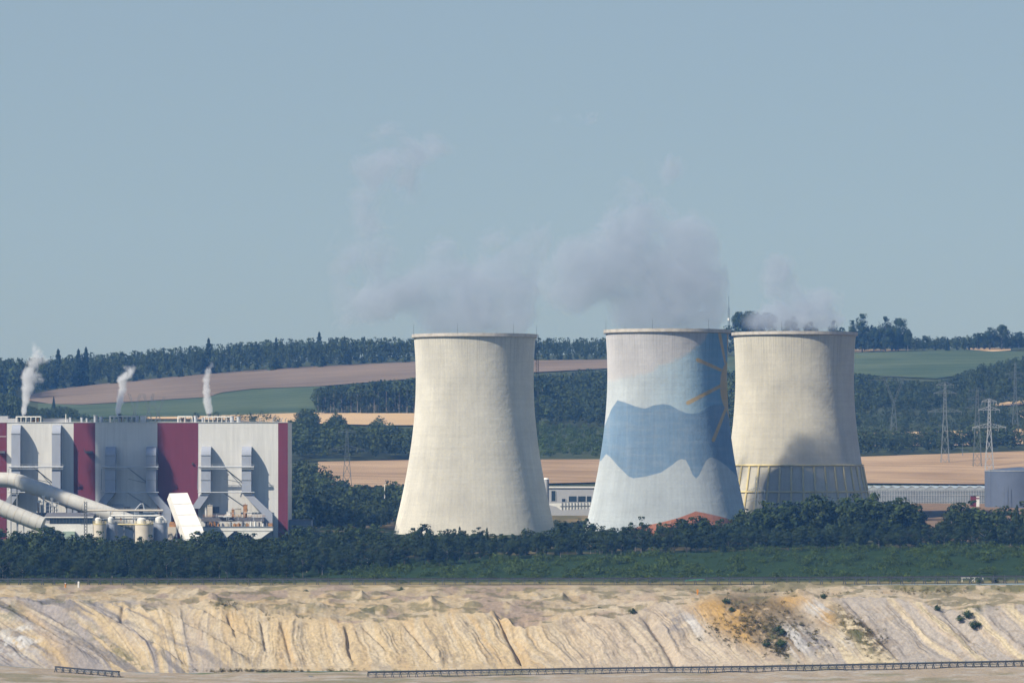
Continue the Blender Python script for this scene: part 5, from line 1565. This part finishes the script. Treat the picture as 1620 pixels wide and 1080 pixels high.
# small markers and gear
root, b0 = thing('marker_post', 1103.5, 942, 1845, 'orange and white marker post on the grassy bench', 'post', 'marker posts on the bench')
MB().tube([(b0.x, b0.y, b0.z-1), (b0.x, b0.y, b0.z+1.4)], .24, 8).build('shaft', M['orange_paint'], root, b0)
MB().box(b0.x-.4, b0.x+.4, b0.y-.1, b0.y+.1, b0.z+1.403, b0.z+2.6).build('plate', M['orange_paint'], root, b0)
root, b0 = thing('marker_post', 124.5, 927, 1940, 'white marker post before the conveyor', 'post', 'marker posts on the bench')
MB().tube([(b0.x, b0.y, b0.z-1), (b0.x, b0.y, b0.z+1.7)], .42, 8).build('shaft', M['white_paint'], root, b0)
MB().tube([(b0.x, b0.y, b0.z+1.703), (b0.x, b0.y, b0.z+2.1)], [.5, .2], 8).build('cap', M['white_paint'], root, b0)
root, b0 = thing('marker_post', 103.5, 927.5, 1940, 'short orange marker post beside the white one', 'post', 'marker posts on the bench')
MB().tube([(b0.x, b0.y, b0.z-1), (b0.x, b0.y, b0.z+1.3)], .34, 8).build('shaft', M['orange_paint'], root, b0)
MB().tube([(b0.x, b0.y, b0.z+1.303), (b0.x, b0.y, b0.z+1.6)], [.4, .15], 8).build('cap', M['white_paint'], root, b0)
root, b0 = thing('tarpaulin', 1099, 919, 1983, 'bright green tarpaulin strip hanging behind the conveyor', 'tarpaulin')
u = K*1983; mb = MB()
mb.prism([((1083-CX)*u, (HOR-918.5)*u), ((1114-CX)*u, (HOR-916)*u), ((1114.5-CX)*u, (HOR-912.5)*u), ((1106-CX)*u, (HOR-914)*u), ((1084-CX)*u, (HOR-917)*u)], 1980, 1980.4)
mb.build('sheet', M['green_paint'], root, b0)
for px in (1086, 1098, 1111): MB().bar(P(px, 921, 1981), P(px, 914, 1981), .15).build('post', M['steel_dark'], root, b0)
root, b0 = thing('gantry', 1545, 921, 1980, 'white steel gantry frame by the conveyor line', 'gantry')
for px in (1522, 1534, 1542, 1555): MB().bar(P(px, 922, 1978), P(px, 912.5, 1978), .26).build('post', M['white_paint'], root, b0)
MB().bar(P(1520, 913.5, 1978.3), P(1556, 912, 1978.3), .3).bar(P(1542, 915, 1977.7), P(1534, 921, 1977.7), .2).build('beam', M['white_paint'], root, b0)
root, b0 = thing('switch_cabinet', 491.5, 1075, 1672, 'small pale cabinet standing on the pit floor', 'cabinet')
MB().box(b0.x-.75, b0.x+.75, b0.y, b0.y+1, b0.z-.4, b0.z+1.4).build('body', M['grey_wall'], root, b0)
MB().box(b0.x-.85, b0.x+.85, b0.y-.1, b0.y+1.1, b0.z+1.403, b0.z+1.55).build('lid', M['steel'], root, b0)
for px, lab in ((548, 'first of two small dark drums on the pit floor'), (554.5, 'second of two small dark drums on the pit floor')):
    root, b0 = thing('drum', px, 1078.3, 1660, lab, 'drum', 'drums on the pit floor')
    MB().cyl((b0.x, b0.y), .42, b0.z-.3, b0.z+.75, 14).build('body', M['steel_dark'], root, b0, True)
    MB().cyl((b0.x, b0.y), .45, b0.z+.753, b0.z+.83, 14).build('lid', M['steel'], root, b0, True)

# chimney and steam added out of sight to shade the hall's middle bay
def chimney():
    D = 2282.0; u = K*D
    base = Vector(((-118-CX)*u, D, -46)); root = empty('chimney', base)
    tag(root, 'added, unseen pale concrete chimney with thick steam beyond the hall end', 'chimney')
    zt = (HOR-600)*u
    MB().tube([(base.x, D, -46), (base.x, D, zt)], [7.5, 5.0], 40).build('shaft', M['concrete'], root, base, True)
    MB().cyl((base.x, D), 5.3, zt+.003, zt+1.5, 40).build('rim', M['steel_dark'], root, base, True)
chimney()

# ------------------------------------------------------------------ steam
def steam(name, label, blobs, D, dens, col, nscale, aniso=0.35, thr=(.26, .95), amp=1.35, depth=.85, voxel=3.0, group=None, detail=7.0, stretch=(1, 1, 1)):
    """a plume: one closed envelope round soft puffs (px, row, half width, half height, weight), filled with a broken volume"""
    u = K*D
    p0 = blobs[0]; org = Vector(((p0[0]-CX)*u, D, (HOR-p0[1])*u))
    bm = bmesh.new()
    info = []
    for b in blobs:
        px, row, rx, rz, wt = b[:5]
        dy = b[5] if len(b) > 5 else 0.0
        c = Vector(((px-CX)*u, D+dy, (HOR-row)*u)) - org
        r = (rx*u, max(rx, rz*.6)*u*depth, rz*u)
        info.append((c, r, wt))
        ret = bmesh.ops.create_icosphere(bm, subdivisions=3, radius=1.0)
        for v in ret['verts']:
            v.co = Vector((v.co.x*r[0], v.co.y*r[1], v.co.z*r[2]))*.97 + c
    me = bpy.data.meshes.new(name); bm.to_mesh(me); bm.free()
    tmp = bpy.data.objects.new('tmp', me); COL.objects.link(tmp)
    md = tmp.modifiers.new('r', 'REMESH'); md.mode = 'VOXEL'; md.voxel_size = voxel
    dg = bpy.context.evaluated_depsgraph_get(); dg.update()
    me2 = bpy.data.meshes.new_from_object(tmp.evaluated_get(dg))
    bpy.data.objects.remove(tmp); bpy.data.meshes.remove(me); me2.name = name
    m = bpy.data.materials.new(name); m.use_nodes = True
    nt = m.node_tree; N, L = nt.nodes, nt.links
    N.remove(N['Principled BSDF'])
    tc = N.new('ShaderNodeTexCoord')
    nz = N.new('ShaderNodeTexNoise'); nz.inputs['Scale'].default_value = nscale; nz.inputs['Detail'].default_value = detail
    nz.inputs['Roughness'].default_value = .64; nz.inputs['Distortion'].default_value = 1.1
    ms = N.new('ShaderNodeMapping'); ms.inputs['Scale'].default_value = stretch
    L.new(tc.outputs['Object'], ms.inputs['Vector']); L.new(ms.outputs[0], nz.inputs['Vector'])
    acc = None
    for c, r, wt in info:
        mp = N.new('ShaderNodeMapping')
        mp.inputs['Scale'].default_value = [1/q for q in r]
        mp.inputs['Location'].default_value = [-c[i]/r[i] for i in range(3)]
        L.new(tc.outputs['Object'], mp.inputs['Vector'])
        ln = N.new('ShaderNodeVectorMath'); ln.operation = 'LENGTH'; L.new(mp.outputs[0], ln.inputs[0])
        mr = N.new('ShaderNodeMapRange'); mr.interpolation_type = 'SMOOTHSTEP'
        mr.inputs['From Min'].default_value = .22; mr.inputs['From Max'].default_value = .97
        mr.inputs['To Min'].default_value = wt; mr.inputs['To Max'].default_value = 0
        L.new(ln.outputs['Value'], mr.inputs['Value'])
        if acc is None: acc = mr.outputs[0]
        else:
            ad = N.new('ShaderNodeMath'); ad.operation = 'ADD'; L.new(acc, ad.inputs[0]); L.new(mr.outputs[0], ad.inputs[1]); acc = ad.outputs[0]
    cl = N.new('ShaderNodeMath'); cl.operation = 'MINIMUM'; L.new(acc, cl.inputs[0]); cl.inputs[1].default_value = 1.0
    ma = N.new('ShaderNodeMath'); ma.operation = 'MULTIPLY_ADD'
    sb = N.new('ShaderNodeMath'); sb.operation = 'SUBTRACT'; L.new(nz.outputs['Fac'], sb.inputs[0]); sb.inputs[1].default_value = .5
    L.new(sb.outputs[0], ma.inputs[0]); ma.inputs[1].default_value = amp; L.new(cl.outputs[0], ma.inputs[2])
    mr = N.new('ShaderNodeMapRange'); mr.interpolation_type = 'SMOOTHSTEP'
    mr.inputs['From Min'].default_value, mr.inputs['From Max'].default_value = thr
    mr.inputs['To Min'].default_value = 0; mr.inputs['To Max'].default_value = dens
    L.new(ma.outputs[0], mr.inputs['Value'])
    # nothing outside the puffs
    mu = N.new('ShaderNodeMath'); mu.operation = 'MULTIPLY'
    ed = N.new('ShaderNodeMapRange'); ed.inputs['From Min'].default_value = 0; ed.inputs['From Max'].default_value = .12; L.new(acc, ed.inputs['Value'])
    L.new(mr.outputs[0], mu.inputs[0]); L.new(ed.outputs[0], mu.inputs[1])
    vs = N.new('ShaderNodeVolumePrincipled'); vs.inputs['Color'].default_value = (*col, 1); vs.inputs['Anisotropy'].default_value = aniso
    L.new(mu.outputs[0], vs.inputs['Density'])
    L.new(vs.outputs[0], N['Material Output'].inputs['Volume'])
    o = link(name, me2, m, None, org)
    return tag(o, label, 'steam', group)

STEAM = (0.74, 0.795, 0.88)
steam('steam_plume', 'pale steam over the plain cream tower drifting away in torn wisps',
      [(751, 497, 70, 48, 1.6), (694, 503, 54, 40, 1.5), (808, 500, 54, 46, 1.6), (812, 450, 58, 66, 1.3), (842, 400, 40, 58, .9), (740, 450, 80, 60, 1.1), (668, 455, 66, 56, .95), (612, 476, 78, 62, .72), (560, 488, 58, 62, .62), (590, 395, 70, 76, .66),
       (545, 405, 44, 56, .52), (580, 322, 52, 68, .66), (612, 264, 80, 54, .70), (604, 205, 60, 44, .50), (676, 234, 64, 54, .50), (785, 392, 66, 56, .62), (700, 400, 60, 46, .5), (515, 235, 20, 22, .4), (865, 375, 34, 40, .7), (640, 300, 40, 40, .45), (530, 440, 30, 50, .5)],
      2482, .066, STEAM, .050, .15, thr=(.31, .90), amp=2.7, depth=.7, group='steam plumes of the cooling towers')
steam('steam_plume', 'largest pale steam cloud rising from the painted tower',
      [(1056, 490, 74, 52, 1.6), (998, 495, 54, 44, 1.5), (1112, 494, 54, 48, 1.6), (1076, 438, 88, 78, 1.4), (1000, 428, 84, 80, 1.2), (936, 424, 76, 90, .9), (892, 408, 56, 68, .66), (1085, 376, 68, 62, 1.0), (990, 362, 76, 58, .9), (1122, 430, 44, 100, .9),
       (1032, 332, 56, 48, .7), (1056, 268, 46, 40, .66), (1000, 300, 40, 36, .5), (866, 450, 40, 60, .7), (905, 470, 60, 50, .8)],
      2468, .066, STEAM, .050, .15, thr=(.31, .90), amp=2.7, depth=.7, group='steam plumes of the cooling towers')
steam('steam_plume', 'thin bluish steam above the tower with the yellow frame',
      [(1256, 503, 84, 36, .95), (1200, 508, 50, 26, .8), (1306, 508, 44, 26, .85), (1232, 454, 54, 62, .85), (1292, 476, 54, 48, .85), (1238, 418, 40, 36, .6)],
      2586, .10, STEAM, .055, .15, thr=(.32, .9), amp=2.5, depth=.6, group='steam plumes of the cooling towers')
steam('steam_wisp', 'faint torn wisp of steam high above the other plumes', [(932, 184, 40, 22, 0.6), (880, 188, 24, 16, 0.45)], 2460, .06, STEAM, .07, .15, thr=(.36, .9), amp=2.6, depth=.6, voxel=2.0)
WH = (0.97, 0.97, 0.98)
steam('steam_jet', 'widest white steam jet on the plant hall roof', [(38, 648, 7, 15, 1.2), (41, 630, 11, 19, 1.1), (44, 612, 17, 20, .9), (44, 594, 18, 19, .72), (61, 597, 14, 15, .5), (52, 576, 19, 19, .56), (58, 558, 17, 17, .42), (69, 570, 16, 12, .36), (52, 545, 10, 14, .3)],
      2356.5, .42, WH, .20, 0.0, amp=1.7, thr=(.16, .95), voxel=.6, group='white steam jets on the hall roof', depth=1.0)
steam('steam_jet', 'middle white steam jet bending over the hall roof', [(187, 648, 7, 15, 1.1), (190, 633, 10, 16, .95), (194, 617, 11, 16, .75), (193, 602, 13, 14, .62), (203, 592, 14, 13, .56), (210, 584, 11, 11, .45), (198, 580, 9, 8, .3)],
      2356.5, .75, WH, .22, 0.0, amp=1.7, thr=(.16, .95), voxel=.6, group='white steam jets on the hall roof', depth=1.0)
steam('steam_jet', 'narrow upright white steam jet on the hall roof', [(331, 648, 9, 14, 1.2), (328, 635, 11, 17, 1.1), (327, 617, 10, 18, .9), (326, 600, 10, 16, .72), (330, 587, 9, 12, .6), (335, 577, 8, 10, .45)],
      2356.5, .45, WH, .22, 0.0, amp=1.6, thr=(.16, .95), voxel=.6, group='white steam jets on the hall roof', depth=1.0)
steam('steam_plume', 'unseen thick steam, added for its shade, over the chimney beyond the hall end',
      [(-118, 575, 44, 46, 1.0), (-108, 520, 60, 60, 1.0), (-104, 455, 66, 66, 1.0), (-108, 390, 66, 62, 1.0), (-118, 325, 62, 60, .95)], 2282, .24, STEAM, .035, .4, amp=1.1, thr=(.1, .6))  # unseen steam, placed so that its shadow falls on the middle bay

# ------------------------------------------------------------------ haze
def haze():
    me = bpy.data.meshes.new('haze')
    x0, x1, y0, y1, z0, z1 = -1500, 1500, -120, 6600, -110, 330
    vs = [(x0,y0,z0),(x1,y0,z0),(x1,y1,z0),(x0,y1,z0),(x0,y0,z1),(x1,y0,z1),(x1,y1,z1),(x0,y1,z1)]
    me.from_pydata(vs, [], [(0,3,2,1),(4,5,6,7),(0,1,5,4),(1,2,6,5),(2,3,7,6),(3,0,4,7)])
    m = bpy.data.materials.new('haze'); m.use_nodes = True
    nt = m.node_tree; nt.nodes.remove(nt.nodes['Principled BSDF'])
    pv = nt.nodes.new('ShaderNodeVolumePrincipled')
    pv.inputs['Color'].default_value = (*HAZE_COLOR, 1)
    pv.inputs['Absorption Color'].default_value = (1, 1, 1, 1)
    pv.inputs['Density'].default_value = HAZE_DENSITY
    pv.inputs['Anisotropy'].default_value = 0.0
    nt.links.new(pv.outputs[0], nt.nodes['Material Output'].inputs['Volume'])
    tag(link('haze', me, m), 'thin blue haze filling the valley', 'haze', None, 'stuff')
haze()
